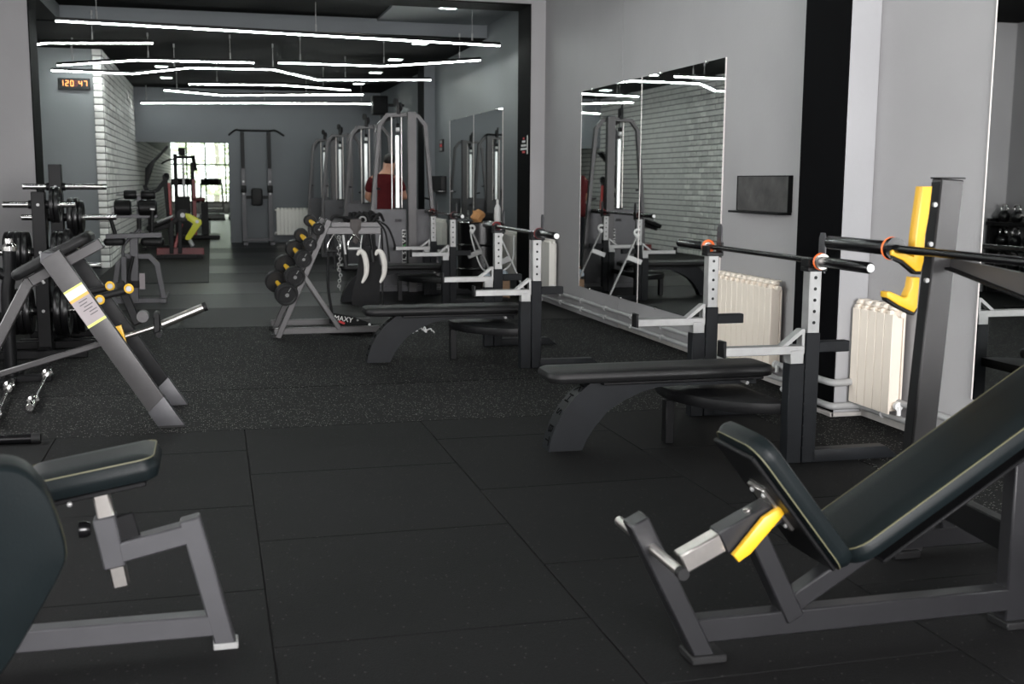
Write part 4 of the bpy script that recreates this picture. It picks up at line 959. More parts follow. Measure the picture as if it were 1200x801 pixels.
# ================================================================ MULTI-STATION BEYOND THE DOORWAY
Y0 = 28.0
t = thing('cable_station', 'black and red cable station seen through the doorway', 'gym machine', (-.5, Y0, .006))
def po(nm, x, ya, Y, m, w=.09): 
    a = at(x, ya, Y=Y); return MB().box((a.x-w/2, Y-w/2, .006), (a.x+w/2, Y+w/2, a.z)).build(nm, m, t)
po('post', 205, 180, Y0, 'black'); po('post', 225, 190, Y0, 'black'); po('guide', 214, 178, Y0+.1, 'zinc', .06); po('red_post', 227, 210, Y0-.1, 'red', .08); po('weight_stack', 215, 230, Y0, 'black', .3)
MB().beam(at(204, 184, Y=Y0), at(224, 184, Y=Y0), .06, .07).build('top_beam', 'black', t)
a = at(213, 182, Y=Y0); MB().box((a.x-.08, Y0-.08, a.z), (a.x+.08, Y0+.08, a.z+.18)).build('pulley_box', 'black', t)
MB().cyl(at(226, 182, Y=Y0), at(229, 200, Y=Y0), .05, 10).build('pulley', 'black', t)
MB().tube(smooth_pts([at(204, 186, Y=Y0), at(196, 188, Y=Y0), at(189, 192, Y=Y0)], 4), .02, 8).build('lat_bar', 'black', t)
cushion('seat', at(233, 231, Y=Y0)+V((0, 0, -.05)), (1, 0, 0), (0, 1, 0), .30, .3, .09, .04, 'darkred', t, stitch=False)
MB().box((-1.0, Y0-.5, .006), (.15, Y0+.5, .08)).build('base', 'black', t)
a = at(240, 250, Y=Y0); MB().box((a.x-.08, Y0-.08, .08), (a.x+.08, Y0+.08, at(240, 238, Y=Y0).z)).build('seat_post', 'black', t)

# ================================================================ TREADMILLS
def treadmill():
    t = thing('treadmill', '', 'treadmill', (0, 0, 0), 'treadmills at the far window')
    MB().box((-.42, -1.0, .04), (.42, 1.0, .20), .03, 2).build('deck', 'white', t); MB().box((-.26, -.98, .19), (.26, .75, .215), .004).build('belt', 'rubber_black', t)
    MB().box((-.40, .55, .18), (.40, 1.0, .36), .06, 3).build('motor_cover', 'white', t)
    for s in (-1, 1):
        MB().beam((s*.40, .62, .2), (s*.36, .30, 1.22), .07, .12, up=(0, 1, 0), bev=.015).build('upright', 'white', t)
        MB().tube(smooth_pts([(s*.36, .30, 1.15), (s*.37, .0, 1.10), (s*.37, -.2, 1.0)], 4), .022, 8).build('handrail', 'black', t)
        MB().box((s*.40-.04, -1.0, 0), (s*.40+.04, -.9, .05)).box((s*.40-.04, .85, 0), (s*.40+.04, .95, .05)).build('foot', 'black', t)
    MB().obox((0, .26, 1.30), ((1, 0, 0), (0, .85, .52), (0, -.52, .85)), (.74, .34, .08), .035, 2).build('console', 'frame_lt', t)
    MB().obox((0, .19, 1.36), ((1, 0, 0), (0, .85, .52), (0, -.52, .85)), (.5, .25, .02), .008).build('screen', 'blackgloss', t)
    MB().box((-.38, .24, 1.18), (.38, .32, 1.22), .02).build('console_base', 'black', t)
    return t
tm = treadmill(); tm.location = (-.02, 41.5, 0); tm['label'] = 'white treadmill, the middle of the row at the far window'
for x, lb in ((-1.02, 'white treadmill, leftmost of the row at the far window'), (.98, 'white treadmill partly hidden by the right doorway edge')):
    c = copy_tree(tm); c.location = (x, 41.5, 0); c['label'] = lb

# ================================================================ PULL-UP AND DIP STATION
Y0 = 25.3
t = thing('pull_up_station', 'black pull-up and dip station against the back wall', 'gym machine', (.92, Y0, 0))
for x in (.66, 1.22):
    MB().box((x-.04, Y0-.05, 0), (x+.04, Y0+.05, 2.40)).build('post', 'black', t)
    MB().box((x-.045, Y0-.055, .0), (x+.045, Y0+.055, 1.62), .003).build('lower_sleeve', 'frame', t)
    MB().box((x-.06, Y0-.10, 1.10), (x+.06, Y0-.05, 1.26), .02, 2).build('arm_pad', 'vinyl_black', t)
    MB().cyl((x, Y0-.5, 1.16), (x, Y0-.08, 1.16), .03, 12).build('dip_handle', 'rubber_black', t)
    for z in (1.34, 1.08): MB().cyl((x, Y0-.07, z), (x, Y0-.055, z), .025, 10).build('bolt', 'zinc', t)
    MB().box((x-.05, Y0-.7, 0), (x+.05, Y0+.1, .06)).build('foot', 'frame', t)
MB().tube(smooth_pts([(.38, Y0-.3, 2.32), (.52, Y0-.12, 2.43), (.66, Y0, 2.43), (1.22, Y0, 2.43), (1.36, Y0-.12, 2.43), (1.52, Y0-.3, 2.32)], 4), .022, 10).build('pull_up_bar', 'black', t)
MB().box((.66, Y0-.03, .97), (1.22, Y0+.03, 1.04)).build('cross_bar', 'black', t); MB().box((.66, Y0-.03, .05), (1.22, Y0+.03, .12)).build('cross_bar', 'frame', t)
cushion('back_pad', (.94, Y0-.06, 1.01), (0, 0, 1), (1, 0, 0), .38, .24, .07, .05, 'vinyl_black', t, stitch=False)
# ================================================================ CABLE TOWERS
def make_tower():
    Y = 17.05; t = thing('cable_tower', '', 'gym machine', (2.85, Y, 0), 'cable towers along the right wall')
    def L(pts, nm, m='frame_lt'): return MB().path([V((x, y, z)) for x, y, z in pts], .06, .075, up=(0, 1, 0)).build(nm, m, t)
    L([(2.30, Y, 0), (2.33, Y, .95), (2.445, Y, 2.20), (2.56, Y, 2.345), (2.88, Y, 2.36)], 'left_leg')
    L([(3.34, Y, 0), (3.26, Y, .80), (3.14, Y, 2.20), (3.03, Y, 2.34), (2.88, Y, 2.36)], 'right_leg')
    L([(2.44, Y+.75, 0), (2.50, Y+.75, 2.10), (2.62, Y+.70, 2.30), (2.72, Y+.1, 2.36)], 'rear_leg', 'frame')
    MB().box((2.855, Y-.13, 0), (2.985, Y-.03, 2.39)).build('centre_post', 'frame_lt', t)
    MB().box((2.855, Y-.13, 2.39), (2.985, Y+.12, 2.40), .002).build('post_cap', 'frame', t)
    MB().box((2.36, Y+.02, .05), (2.85, Y+.05, .95), .004).build('shroud', 'frame', t); MB().box((2.99, Y+.02, .06), (3.27, Y+.05, .95), .004).build('shroud', 'frame', t)
    MB().box((2.30, Y-.02, .0), (3.36, Y+.06, .07)).build('base_beam', 'frame', t)
    MB().box((2.28, Y-.1, 0), (2.36, Y+.8, .05)).build('foot', 'frame', t); MB().box((3.28, Y-.1, 0), (3.36, Y+.8, .05)).build('foot', 'frame', t)
    for x in (2.645, 2.795): MB().cyl((x, Y+.10, .1), (x, Y+.10, 2.34), .011, 10).build('guide_rod', 'steel', t)
    MB().box((2.69, Y+.05, .96), (2.755, Y+.075, 2.06), .01).build('light_shield', 'satin', t)
    MB().box((2.64, Y+.03, .82), (2.80, Y+.045, .97), .004).box((2.67, Y+.02, .80), (2.78, Y+.06, .84), .004).build('shield_foot', 'black', t)
    st = MB()
    for k in range(14): st.box((2.58, Y+.07, .10+k*.052), (2.84, Y+.16, .148+k*.052), .002)
    st.build('weight_stack', 'black', t)
    MB().cyl((2.725, Y+.06, 2.06), (2.725, Y+.06, 2.36), .006, 6).build('cable', 'black', t)
    MB().box((2.70, Y-.05, 2.36), (2.76, Y+.05, 2.52)).build('pulley_bracket', 'black', t)
    MB().lathe([(.012, -.015), (.07, -.015), (.062, 0), (.07, .015), (.012, .015)], (2.745, Y-.02, 2.47), (1, .4, 0), 18).build('pulley', 'rubber_black', t)
    MB().lathe([(.012, -.015), (.06, -.015), (.052, 0), (.06, .015), (.012, .015)], (2.70, Y+.02, 2.54), (1, .4, 0), 18).build('pulley', 'rubber_black', t)
    for z in (2.20, 2.14): MB().cyl((2.70, Y+.03, z), (2.75, Y+.03, z), .035, 10).build('cable_stop', 'white' if z < 2.18 else 'black', t)
    # badge on the shroud
    b = MB().box((2.775, Y-.0, .33), (2.85, Y+.02, .72), .012, 2).build('badge', 'zinc', t)
    MB().box((2.785, Y-.003, .35), (2.84, Y+.001, .70), .001).build('badge_field', 'black', b)
    for ch, z, m in (('N', .655, 'whitetext'), ('V', .585, 'whitetext'), ('A', .525, 'greentext'), ('S', .45, 'whitetext'), ('L', .385, 'whitetext')):
        textmesh('badge_letter', ch, .075, face_mtx((2.8125, Y-.0045, z), (0, 0, 1), (-1, 0, 0)), m, b)
    for x, z in ((2.45, 1.25), (3.22, 1.1)): MB().beam((x, Y, z), (x-.1, Y-.02, z+.02), .03, .03).build('adjust_peg', 'black', t)
    # towers stand at their measured size: fold the drawing coordinates onto it
    old = V(t.location); new = V((2.34, 14.0, 0)); t.location = new
    def fz(z): return z if z < .07 else (.07+(z-.07)*1.0859 if z < .95 else .82*z+.2466)
    for c in t.children_recursive:
        for v_ in c.data.vertices:
            w = v_.co+old; v_.co = V((w.x*.82, 14.0+(w.y-17.05)*.82, fz(w.z)))-new
    return t
tw = make_tower(); tw['label'] = 'grey cable tower standing nearest, with a badge on its shroud'
for (x, y, sc, lb) in ((2.39, 17.35, 1, 'second grey cable tower, just behind the person in red'), (2.36, 20.7, 1, 'third grey cable tower in the row'), (2.31, 23.1, 1, 'farthest cable tower in the row, beside the back wall radiator')):
    c = copy_tree(tw); c.location = (x, y, 0); c.scale = (sc, sc, sc); c['label'] = lb

# ================================================================ PERSON IN RED
def skin_mesh(name, verts, edges, radii, m, parent, sub=2, loc=None, rootv=0):
    me = bpy.data.meshes.new(name); root = loc
    me.from_pydata([tuple(V(v)) for v in verts], edges, []); me.update()
    o = bpy.data.objects.new(name, me); COL.objects.link(o)
    md = o.modifiers.new('skin', 'SKIN'); md.use_smooth_shade = True; md.branch_smoothing = .6
    sv = me.skin_vertices[0].data if me.skin_vertices else None
    if sv is None:
        bm = bmesh.new(); bm.from_mesh(me); bm.verts.layers.skin.verify(); bm.to_mesh(me); bm.free(); sv = me.skin_vertices[0].data
    for i, r in enumerate(radii): sv[i].radius = r if isinstance(r, tuple) else (r, r); sv[i].use_root = (i == rootv)
    s_ = o.modifiers.new('sub', 'SUBSURF'); s_.levels = sub; s_.render_levels = sub
    dg = bpy.context.evaluated_depsgraph_get(); me2 = bpy.data.meshes.new_from_object(o.evaluated_get(dg)); me2.name = name
    bpy.data.objects.remove(o)
    me2.materials.clear(); me2.materials.append(M[m]); me2.polygons.foreach_set('use_smooth', [True]*len(me2.polygons))
    o = bpy.data.objects.new(name, me2); COL.objects.link(o)
    if parent is not None: o.parent = parent
    return o
def build_person():
    t = thing('person', 'person in a dark red t-shirt standing behind the nearest cable tower', 'person', (2.29, 15.6, 0))
    t.rotation_euler = (0, 0, math.radians(-30))      # faces away from the camera, turned to the right
    # local: x right, y forward, z up
    Vt = {}; order = []; rad = []; E = []
    def v(n, co, r, link=None):
        Vt[n] = len(order); order.append(co); rad.append(r)
        if link: E.append((Vt[link], Vt[n]))
    v('pelvis', (0, 0, .92), (.15, .11)); v('waist', (0, .01, 1.08), (.135, .10), 'pelvis'); v('chest', (0, .03, 1.28), (.165, .12), 'waist'); v('collar', (0, .06, 1.43), (.10, .08), 'chest')
    v('neck', (.01, .10, 1.50), .058, 'collar'); v('skull', (.03, .14, 1.60), (.078, .09), 'neck'); v('crown', (.04, .155, 1.68), (.074, .085), 'skull'); v('top', (.045, .155, 1.73), (.05, .06), 'crown')
    v('nose', (.06, .245, 1.60), .016, 'skull'); v('chin', (.045, .215, 1.535), .03, 'skull')
    v('earL', (-.052, .14, 1.60), .016, 'skull'); v('earR', (.112, .14, 1.60), .016, 'skull')
    for s, k in ((-1, 'L'), (1, 'R')):
        v('sh'+k, (s*.185, .04, 1.40), .062, 'collar')
        el = (s*.275, .06, 1.13) if s < 0 else (s*.27, .10, 1.14)
        v('el'+k, el, .045, 'sh'+k)
        wr_ = (s*.20, .30, 1.08) if s < 0 else (s*.16, .34, 1.18)
        v('wr'+k, wr_, .030, 'el'+k)
        d = (V(wr_)-V(el)).normalized(); pm = V(wr_)+d*.07; v('pm'+k, tuple(pm), (.038, .022), 'wr'+k)
        sd = V((0, 0, 1)).cross(d).normalized()
        for i, (off, ln) in enumerate(((-.030, .062), (-.010, .078), (.010, .074), (.030, .056))):
            b0 = pm+d*.035+V((0, 0, -off)); v('f%d%s' % (i, k), tuple(b0), .0095, 'pm'+k)
            v('g%d%s' % (i, k), tuple(b0+d*ln*.5+sd*(s*.018)), .0085, 'f%d%s' % (i, k)); v('h%d%s' % (i, k), tuple(b0+d*ln*.7+sd*(s*.045)), .0075, 'g%d%s' % (i, k))
        tb = V(wr_)+d*.04+V((0, 0, .035)); v('t0'+k, tuple(tb), .012, 'pm'+k); v('t1'+k, tuple(tb+d*.04+V((0, 0, .02))), .010, 't0'+k); v('t2'+k, tuple(tb+d*.07+V((0, 0, .015))), .008, 't1'+k)
        v('hip'+k, (s*.095, 0, .86), .088, 'pelvis'); v('kn'+k, (s*.105, .04, .49), .060, 'hip'+k); v('an'+k, (s*.11, -.01, .10), .040, 'kn'+k); v('he'+k, (s*.11, -.035, .035), .034, 'an'+k); v('to'+k, (s*.125, .15, .025), .030, 'an'+k)
    body = skin_mesh('body', order, E, rad, 'skin', t)
    def sub(nm, names, links, scale, m, extra=None):
        idx = {n: i for i, n in enumerate(names)}
        vs_ = [order[Vt[n]] if n in Vt else extra[n][0] for n in names]; rr = []
        for n in names:
            r = rad[Vt[n]] if n in Vt else extra[n][1]; r = r if isinstance(r, tuple) else (r, r); a = scale if n in Vt else 0; rr.append((r[0]+a, r[1]+a))
        return skin_mesh(nm, vs_, [(idx[a], idx[b]) for a, b in links], rr, m, t)
    def mid(a, b, f): return tuple(V(order[Vt[a]]).lerp(V(order[Vt[b]]), f))
    ex = {'hem': ((0, 0, .86), (.185, .15)), 'slL': (mid('shL', 'elL', .72), .072), 'slR': (mid('shR', 'elR', .72), .072), 'cb': (mid('collar', 'neck', .30), .078)}
    sub('t_shirt', ['chest', 'waist', 'pelvis', 'hem', 'collar', 'cb', 'shL', 'slL', 'shR', 'slR'], [('chest', 'waist'), ('waist', 'pelvis'), ('pelvis', 'hem'), ('chest', 'collar'), ('collar', 'cb'), ('collar', 'shL'), ('shL', 'slL'), ('collar', 'shR'), ('shR', 'slR')], .024, 'shirt', ex)
    ex2 = {'wb': ((0, 0, .97), (.16, .125)), 'cuL': (mid('knL', 'anL', .9), .065), 'cuR': (mid('knR', 'anR', .9), .065)}
    sub('trousers', ['pelvis', 'wb', 'hipL', 'knL', 'cuL', 'hipR', 'knR', 'cuR'], [('pelvis', 'wb'), ('pelvis', 'hipL'), ('hipL', 'knL'), ('knL', 'cuL'), ('pelvis', 'hipR'), ('hipR', 'knR'), ('knR', 'cuR')], .014, 'trousers', ex2)
    hr = MB().ball((.035, .135, 1.665), .092, (.95, 1.02, .92), 18)
    for vv in list(hr.bm.verts):
        if vv.co.y > .19 and vv.co.z < 1.67: vv.co.y = .19
        if vv.co.z < 1.60: vv.co.z = 1.60
    o = hr.build('hair', 'hair', None, origin=(0, 0, 0)); o.parent = t; o.location = (0, 0, 0)
    for s in (-1, 1):
        o = MB().ball((s*.12, .055, .045), .05, (.95, 2.6, .9), 14).build('shoe', 'shoe', None, origin=(0, 0, 0)); o.parent = t; o.location = (0, 0, 0)
        o = MB().ball((.045+s*.03, .222, 1.625), .011, (1.2, .6, .7), 10).build('eye', 'hair', None, origin=(0, 0, 0)); o.parent = t; o.location = (0, 0, 0)
    o = MB().ball((.055, .232, 1.555), .016, (1.5, .5, .35), 10).build('mouth', 'darkred', None, origin=(0, 0, 0)); o.parent = t; o.location = (0, 0, 0)
    return t
build_person()

# ================================================================ DUMBBELL RACK
t = thing('dumbbell_rack', 'grey A-shaped dumbbell rack in the middle of the room', 'weight rack', (.95, 10.3, 0))
YN, YF = 10.02, 10.62
for y, nm in ((YN, 'near'), (YF, 'far')):
    MB().path([V((.52, y, .0)), V((.985, y, 1.03))], .05, .075, up=(0, 1, 0)).build('slanted_leg', 'frame_lt', t)
    MB().beam(V((.755, y, .55)), V((1.06, y, .07)), .045, .095, up=(0, 1, 0)).build('diagonal_leg', 'frame_lt', t)
    MB().box((.49, y-.025, .03), (1.42, y+.025, .085), .004).build('base_rail', 'frame_lt', t)
    MB().box((.47, y-.035, 0), (.53, y+.035, .03), .003).build('foot', 'rubber_black', t); MB().box((1.36, y-.035, 0), (1.42, y+.035, .03), .003).build('foot', 'rubber_black', t)
    MB().box((.95, y-.03, .905), (1.45, y+.03, .965), .004).build('top_beam', 'frame_lt', t)
    MB().box((1.0, y-.028, .968), (1.44, y+.028, 1.01), .004).build('top_rail', 'frame_lt', t)
MB().box((.99, YN-.02, .955), (1.44, YF+.02, .97), .002).build('top_shelf', 'frame', t)
for x in (.955, 1.42): MB().box((x-.02, YN, .91), (x+.02, YF, .96)).build('end_beam', 'frame', t)
db = [((374, 269), .055, .34), ((364, 287), .062, .36), ((356, 304), .078, .38), ((346, 325), .092, .42), ((336, 345), .100, .44)]
for i, ((x, y), R, L) in enumerate(db):
    c = at(x, y, Y=9.93)
    for xx in (-.03, .05): MB().beam(V((c.x+.065+xx*.6, YN, c.z-R*.55-.02+xx*.9)), V((c.x+.065+xx*.6, YF, c.z-R*.55-.02+xx*.9)), .03, .012).build('shelf_rail', 'frame', t)
    ax = V((-.17, .95, .22)).normalized(); c0_ = V((c.x, 9.93 if i != 4 else 9.86, c.z))
    u = thing('dumbbell', 'black dumbbell with yellow handle on the %s shelf of the rack' % ['top', 'second', 'third', 'fourth', 'bottom'][i], 'dumbbell', c0_-V((0, 0, R)), 'dumbbells on the rack')
    hd = .04+R*.25
    for o_, sgn in ((c0_, 1), (c0_+ax*L, -1)):
        MB().lathe([(0, .004), (R*.24, .004), (R*.26, .010), (R*.70, .010), (R*.78, 0), (R*.93, 0), (R, .010), (R, hd-.01), (R*.93, hd), (R*.3, hd), (0, hd)], o_, ax*sgn, 24).build('weight_head', 'head', u)
        MB().cyl(o_-ax*sgn*.0015, o_+ax*sgn*.006, R*.17, 12).build('end_cap', 'zinc', u)
        _, s_, u_ = frame3(ax); MB().obox(o_-ax*sgn*.0005+s_*R*.2+u_*R*.5, ((s_*.5+u_*.86), (u_*.5-s_*.86), ax), (R*.4, R*.07, .002), 0).build('weight_mark', 'zinc', u)
    MB().lathe([(.017, 0), (.021, (L-2*hd)*.25), (.0225, (L-2*hd)*.5), (.021, (L-2*hd)*.75), (.017, L-2*hd)], c0_+ax*hd, ax, 14).build('handle', 'yellow2', u)

# ---------------------------------------------------------------- attachments hanging from the rack
YH = YN-.0
def hang(name, label, x, y=None): return thing(name, label, 'attachment', (x, YH if y is None else y, .90), 'cable attachments hanging from the rack')
def hook(par, x, y, z1=.90): MB().tube(smooth_pts([(x, y, .98), (x, y-.033, .975), (x, y-.034, .90), (x, y-.03, z1)], 3), .006, 6).build('hook', 'zinc', par)
yq = YN-.045
# two stirrup handles
for x, z, lb in ((1.20, .82, 'chrome stirrup handle hanging from the rack above the pale curved strap'), (1.02, .80, 'chrome stirrup handle hanging leftmost under the rack beam')):
    u = hang('stirrup_handle', lb, x, yq)
    MB().tube(smooth_pts([(x, yq, .905), (x-.05, yq, z+.02), (x-.055, yq, z-.04)], 4), .006, 6).tube(smooth_pts([(x, yq, .905), (x+.05, yq, z+.02), (x+.055, yq, z-.04)], 4), .006, 6).build('bail', 'chrome', u)
    MB().cyl((x-.06, yq, z-.04), (x+.06, yq, z-.04), .014, 10).build('grip', 'zinc' if x > 1.1 else 'rubber_black', u)
for x, lb in ((1.265, 'pale curved padded strap hanging from the rack, left one'), (1.425, 'pale curved padded strap hanging from the rack, right one')):
    u = hang('curved_strap', lb, x, yq-.02)
    pts = smooth_pts([(x-.045, yq-.02, .72), (x-.02, yq-.02, .755), (x+.015, yq-.02, .73), (x+.035, yq-.02, .64), (x+.03, yq-.02, .55), (x-.005, yq-.02, .475)], 5)
    n = len(pts); MB().tube(pts, [.008+.017*math.sin(math.pi*min(1, max(0, (i/(n-1)))))**.6 for i in range(n)], 8).build('strap', 'offwhite', u)
    MB().tube(smooth_pts([(x, yq-.02, .90), (x-.01, yq-.02, .82), (x-.015, yq-.02, .75)], 4), .005, 6).build('cord', 'zinc', u)
# straight bars hanging
for x, z0, lb in ((1.10, .62, 'short steel bar hanging from the rack beside the chain'), (1.34, .66, 'short black bar hanging from the rack between the pale straps')):
    u = hang('hanging_bar', lb, x, yq+.0); MB().cyl((x, yq, .90), (x+.02, yq, z0+.1), .012, 10).build('shaft', 'zinc' if x < 1.2 else 'black', u); MB().cyl((x+.01, yq, z0+.11), (x+.025, yq, z0), .02, 10).build('grip', 'rubber_black', u)
# chain
u = hang('chain', 'steel chain hanging down from the rack', 1.06, yq); z = .90; k = 0
while z > .42:
    mbc = MB(); ax = (1, 0, 0) if k % 2 else (0, 1, 0)
    mbc.torus((1.065+.008*math.sin(k), yq, z-.018), ax, .013, .0035, 12, 5).build('link', 'zinc', u); z -= .024; k += 1
# rope
u = hang('triceps_rope', 'black triceps rope hanging at the left under the rack beam', .985, yq+.02)
MB().tube(smooth_pts([(1.0, yq+.02, .90), (.97, yq+.02, .70), (.965, yq+.02, .45), (.99, yq+.02, .25), (1.0, yq+.02, .16)], 5), .012, 8).build('rope', 'fabric', u); MB().ball((1.0, yq+.02, .15), .024, seg=10).build('knob', 'rubber_black', u)
MB().tube(smooth_pts([(1.0, yq+.02, .90), (1.03, yq+.02, .65), (1.02, yq+.02, .60)], 5), .012, 8).build('rope_end', 'fabric', u)
# black apron-like belt
u = hang('hanging_belt', 'wide black fabric belt hanging from the right half of the rack', 1.27, yq-.055)
sh = [(1.21, .50), (1.24, .72), (1.30, .80), (1.40, .80), (1.43, .62), (1.415, .28), (1.38, .235), (1.27, .255), (1.17, .285), (1.18, .40)]
MB().prism([V((x, yq+.012, z)) for x, z in sh], (0, .012, 0), .003).build('panel', 'fabric', u); MB().beam((1.30, yq+.018, .79), (1.32, yq+.018, .905), .03, .006, up=(0, 1, 0)).beam((1.38, yq+.018, .79), (1.37, yq+.018, .905), .03, .006, up=(0, 1, 0)).build('loop', 'fabric', u)
u = hang('hanging_strap', 'long thin black strap hanging at the right end of the rack', 1.44, yq+.02); MB().tube(smooth_pts([(1.44, yq+.02, .96), (1.45, yq+.01, .7), (1.445, yq+.02, .4), (1.45, yq+.02, .2)], 4), .009, 6).build('strap', 'fabric', u)
# things lying on the rack top
u = tag(MB().prism([V((x, YN-.036, z)) for x, z in ((1.165, 1.035), (1.265, 1.04), (1.26, .95), (1.235, .93), (1.245, .86), (1.215, .815), (1.185, .84), (1.19, .93), (1.165, .96))], (0, .008, 0), .002).build('leather_strap', 'brownleather'), 'dark brown leather strap draped over the front of the rack top', 'strap')
u = thing('strap_pile', 'heap of black straps and grips lying on top of the rack', 'strap', (1.3, 10.2, .97)); rnd = random.Random(5)
for k in range(9):
    cx, cy = 1.32+rnd.uniform(-.1, .1), 10.2+rnd.uniform(-.12, .12); pts = [(cx+.07*math.cos(a+k)*(1+.3*rnd.random()), cy+.07*math.sin(a+k), 1.0+.07*rnd.random()+.03*math.sin(3*a)) for a in [i*.9 for i in range(7)]]
    MB().tube(smooth_pts(pts, 4), .013, 7).build('strap', 'fabric', u)
MB().ball((1.33, 10.2, 1.02), .07, (1.2, 1, .7), 12).build('bundle', 'fabric', u)
MB().torus((1.28, 10.02, 1.03), (.2, 1, .3), .028, .008, 16, 6).build('ring', 'zinc', u)
MB().tube(smooth_pts([(1.40, 10.1, 1.03), (1.50, 10.05, .97), (1.55, 10.03, .86), (1.57, 10.03, .77)], 5), .009, 6).build('loose_end', 'fabric', u)
MB().tube(smooth_pts([(1.40, 10.0, 1.03), (1.465, 9.97, .94), (1.49, 9.965, .82), (1.505, 9.965, .66)], 5), .009, 6).build('loose_end', 'fabric', u)
u = tag(MB().tube(smooth_pts([(1.0, 10.0, 1.025), (1.02, 9.99, 1.06), (1.08, 10.02, 1.06), (1.16, 10.05, 1.04), (1.25, 10.08, 1.03)], 5), .014, 8).build('rubber_tube', 'rubber_black'), 'black rubber tube curving over the left end of the rack top', 'tube')
# printed belt lying at the foot of the rack
u = thing('printed_belt', 'black lifting belt with white and red lettering at the foot of the rack', 'belt', (1.2, 10.25, 0))
bc = [at(386, 366, Y=10.12), at(410, 370, Y=10.12), at(428, 376, Y=10.12), at(446, 384, Y=10.12)]
lo_ = [V((p.x, 10.12, max(.012, p.z-.10))) for p in bc]
MB().prism([*bc, *lo_[::-1]], (0, .03, 0), .004).build('band', 'fabric', u)
MB().box((lo_[0].x, 10.10, 0), (lo_[-1].x, 10.45, .03), .008).build('lower_fold', 'fabric', u)
r_ = (bc[1]-bc[0]).normalized(); textmesh('lettering', 'OMAXY', .062, face_mtx(at(399, 373, Y=10.116)+V((0, -.004, .0)), r_, (0, 0, 1)), 'whitetext', u)
MB().beam(at(397, 376, Y=10.115), at(404, 379, Y=10.115), .02, .002, up=(0, 1, 0), bev=0).build('red_print', 'redtext', u)
MB().ball(at(419, 375, Y=10.10), .010, seg=8).build('stud', 'zinc', u); MB().ball(at(433, 380, Y=10.10), .012, seg=8).build('stud', 'white', u)

# ================================================================ DRUM AND THINGS AROUND IT
dx, dy, R = 3.27, 13.95, .285
t = thing('steel_drum', 'black steel drum with a chrome rim behind the benches', 'drum', (dx, dy, 0))
MB().lathe([(0, 0), (R-.01, 0), (R, .01), (R, .27), (R+.012, .285), (R, .30), (R, .57), (R+.012, .585), (R, .60), (R, .86), (R-.02, .86), (0, .855)], (dx, dy, 0), (0, 0, 1), 40).build('shell', 'blackgloss', t)
MB().torus((dx, dy, .865), (0, 0, 1), R-.004, .012, 40, 8).build('rim', 'chrome', t)
gl = MB().ball((3.20, 13.80, .945), .085, (1.0, .7, .95), 16)
for v in gl.bm.verts:
    q_ = v.co; v.co = q_+V((.018*math.sin(q_.z*60), .01*math.sin(q_.x*70), .014*math.sin(q_.x*55+q_.y*30)))
tag(gl.build('leather_glove', 'leather'), 'tan leather glove lying on the drum', 'glove')
u = thing('rolled_cloth', 'dark grey rolled pad lying on the drum beside the tan glove', 'cloth', (3.3, 13.95, .877)); MB().cyl((3.24, 14.0, .93), (3.44, 13.95, .93), .05, 14).build('roll', 'fabric', u); MB().cyl((3.22, 14.005, .93), (3.24, 14.0, .93), .045, 14).build('end', 'frame', u)
u = thing('spray_bottle', 'white plastic bottle standing upright on the drum', 'bottle', (3.47, 13.86, .868))
MB().lathe([(0, 0), (.036, 0), (.04, .01), (.04, .17), (.022, .215), (.016, .22), (.016, .24), (0, .24)], (3.47, 13.86, .868), (0, 0, 1), 16).build('body', 'white', u); MB().lathe([(0, 0), (.018, 0), (.018, .03), (.010, .045), (0, .045)], (3.47, 13.86, 1.108), (0, 0, 1), 12).build('cap', 'white', u)
u = tag(MB().tube(smooth_pts([(3.02, 13.40, .84), (3.03, 13.36, .66), (3.15, 13.30, .32), (3.38, 13.26, .30), (3.52, 13.3, .42), (3.56, 13.4, .62), (3.60, 13.52, .72)], 6), .009, 7).build('white_hose', 'white'), 'thin white hose looping from the drum to the radiator', 'hose')
u = thing('cardboard_box', 'brown cardboard box on the floor in front of the drum', 'box', (3.22, 12.95, 0)); MB().box((3.10, 12.80, 0), (3.36, 13.10, .22), .003).build('body', 'cardboard', u); MB().beam((3.10, 12.95, .222), (3.36, 12.95, .222), .10, .004).build('flap', 'cardboard', u)
cl_ = MB().ball((3.22, 12.95, .28), .10, (1.5, 1.0, .55), 16)
for v in cl_.bm.verts: q_ = v.co; v.co = q_+V((.02*math.sin(q_.y*50), .015*math.sin(q_.x*60), .018*math.sin(q_.x*45+q_.y*50)))
tag(cl_.build('crumpled_cloth', 'cloth'), 'crumpled blue and white cloth on the cardboard box', 'cloth')
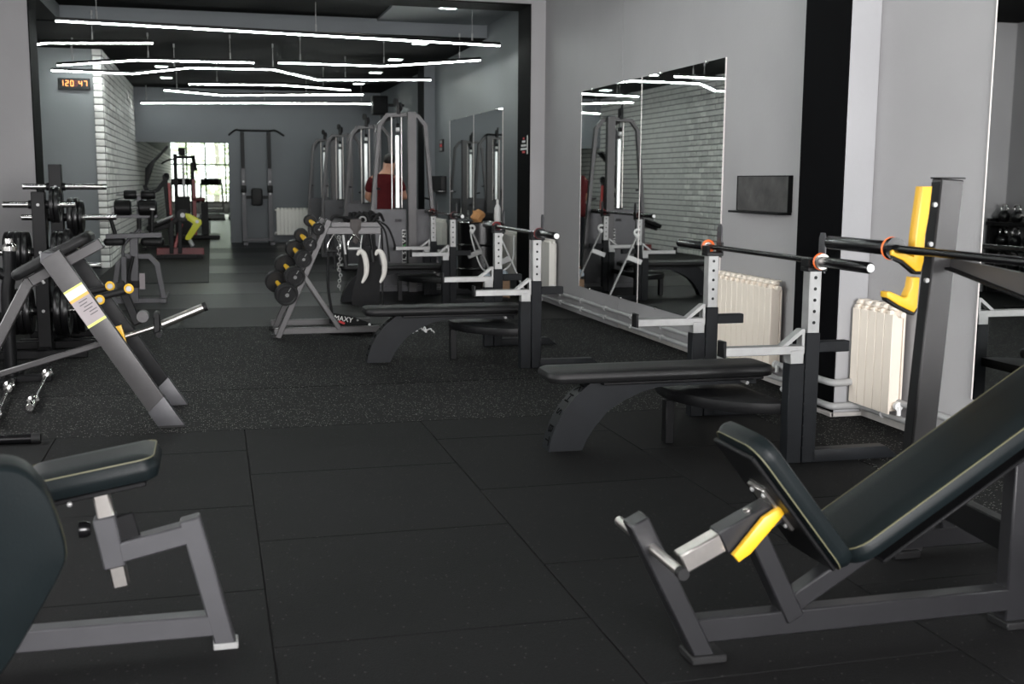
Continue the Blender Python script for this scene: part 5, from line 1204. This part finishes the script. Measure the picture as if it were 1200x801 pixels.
# pair of leaning steel stands with hooks
def hook_stand(x, y, label):
    t = thing('hook_stand', label, 'stand', (x+.25, y, 0), 'leaning steel hook stands')
    a, b = V((x+.36, y, .03)), V((x, y, .80)); MB().tube([a, b], .013, 10).build('rod', 'zinc', t)
    MB().box((x+.20, y-.16, 0), (x+.42, y+.16, .03), .004).build('base_plate', 'black', t)
    m = a.lerp(b, .70); MB().beam(m, m+V((-.16, -.02, -.06)), .03, .06).build('flag_plate', 'zinc', t)
    MB().torus(b+V((.0, 0, .035)), (0, 1, 0), .032, .013, 12, 8, arc=(-2.4, 2.4)).ball(b, .028, seg=10).build('hook', 'white', t)
hook_stand(2.90, 12.80, 'leaning silver rod with a white hook between drum and farthest bench, farther one')
hook_stand(2.92, 11.55, 'leaning silver rod with a white hook beside the wall, nearer one')

# ================================================================ KETTLEBELL RACK (seen in the right-edge mirror)
xk = -2.33
t = thing('kettlebell_rack', 'black three-tier kettlebell rack against the left wall, seen in the mirror', 'weight rack', (xk, 11.4, 0))
for y in (10.3, 12.5): MB().box((xk-.14, y-.03, 0), (xk+.12, y+.03, .95)).build('side_frame', 'black', t)
tiers = (.91, .60, .28)
for z in tiers: MB().box((xk-.14, 10.27, z-.05), (xk+.14, 12.53, z), .004).build('shelf', 'black', t)
def kettlebell():
    b = thing('kettlebell', '', 'kettlebell', (0, 0, 0), 'kettlebells on the rack'); r = .085
    MB().lathe([(0, 0), (.05, 0), (.07, .015), (r, .06), (r+.003, .085), (r, .115), (.062, .155), (.03, .172), (0, .175)], (0, 0, 0), (0, 0, 1), 20).build('bell', 'plate', b)
    MB().tube(smooth_pts([(0, -.05, .145), (0, -.068, .20), (0, -.045, .25), (0, 0, .262), (0, .045, .25), (0, .068, .20), (0, .05, .145)], 4), .0145, 8).build('handle', 'chrome', b); return b
kb = None
for ti, (z, nm) in enumerate(((.91, 'top'), (.60, 'second'), (.28, 'third'))):
    for k in range(9):
        if kb is None: kb = kettlebell(); o = kb
        else: o = copy_tree(kb)
        sc = .88 if ti == 0 else (.95 if ti == 1 else 1.0)
        o.location = (xk, 10.45+k*.24, z); o.scale = (sc*.95,)*3
        o['label'] = 'black kettlebell on the %s tier of the rack, number %s from the near end' % (nm, ['one', 'two', 'three', 'four', 'five', 'six', 'seven', 'eight', 'nine'][k])
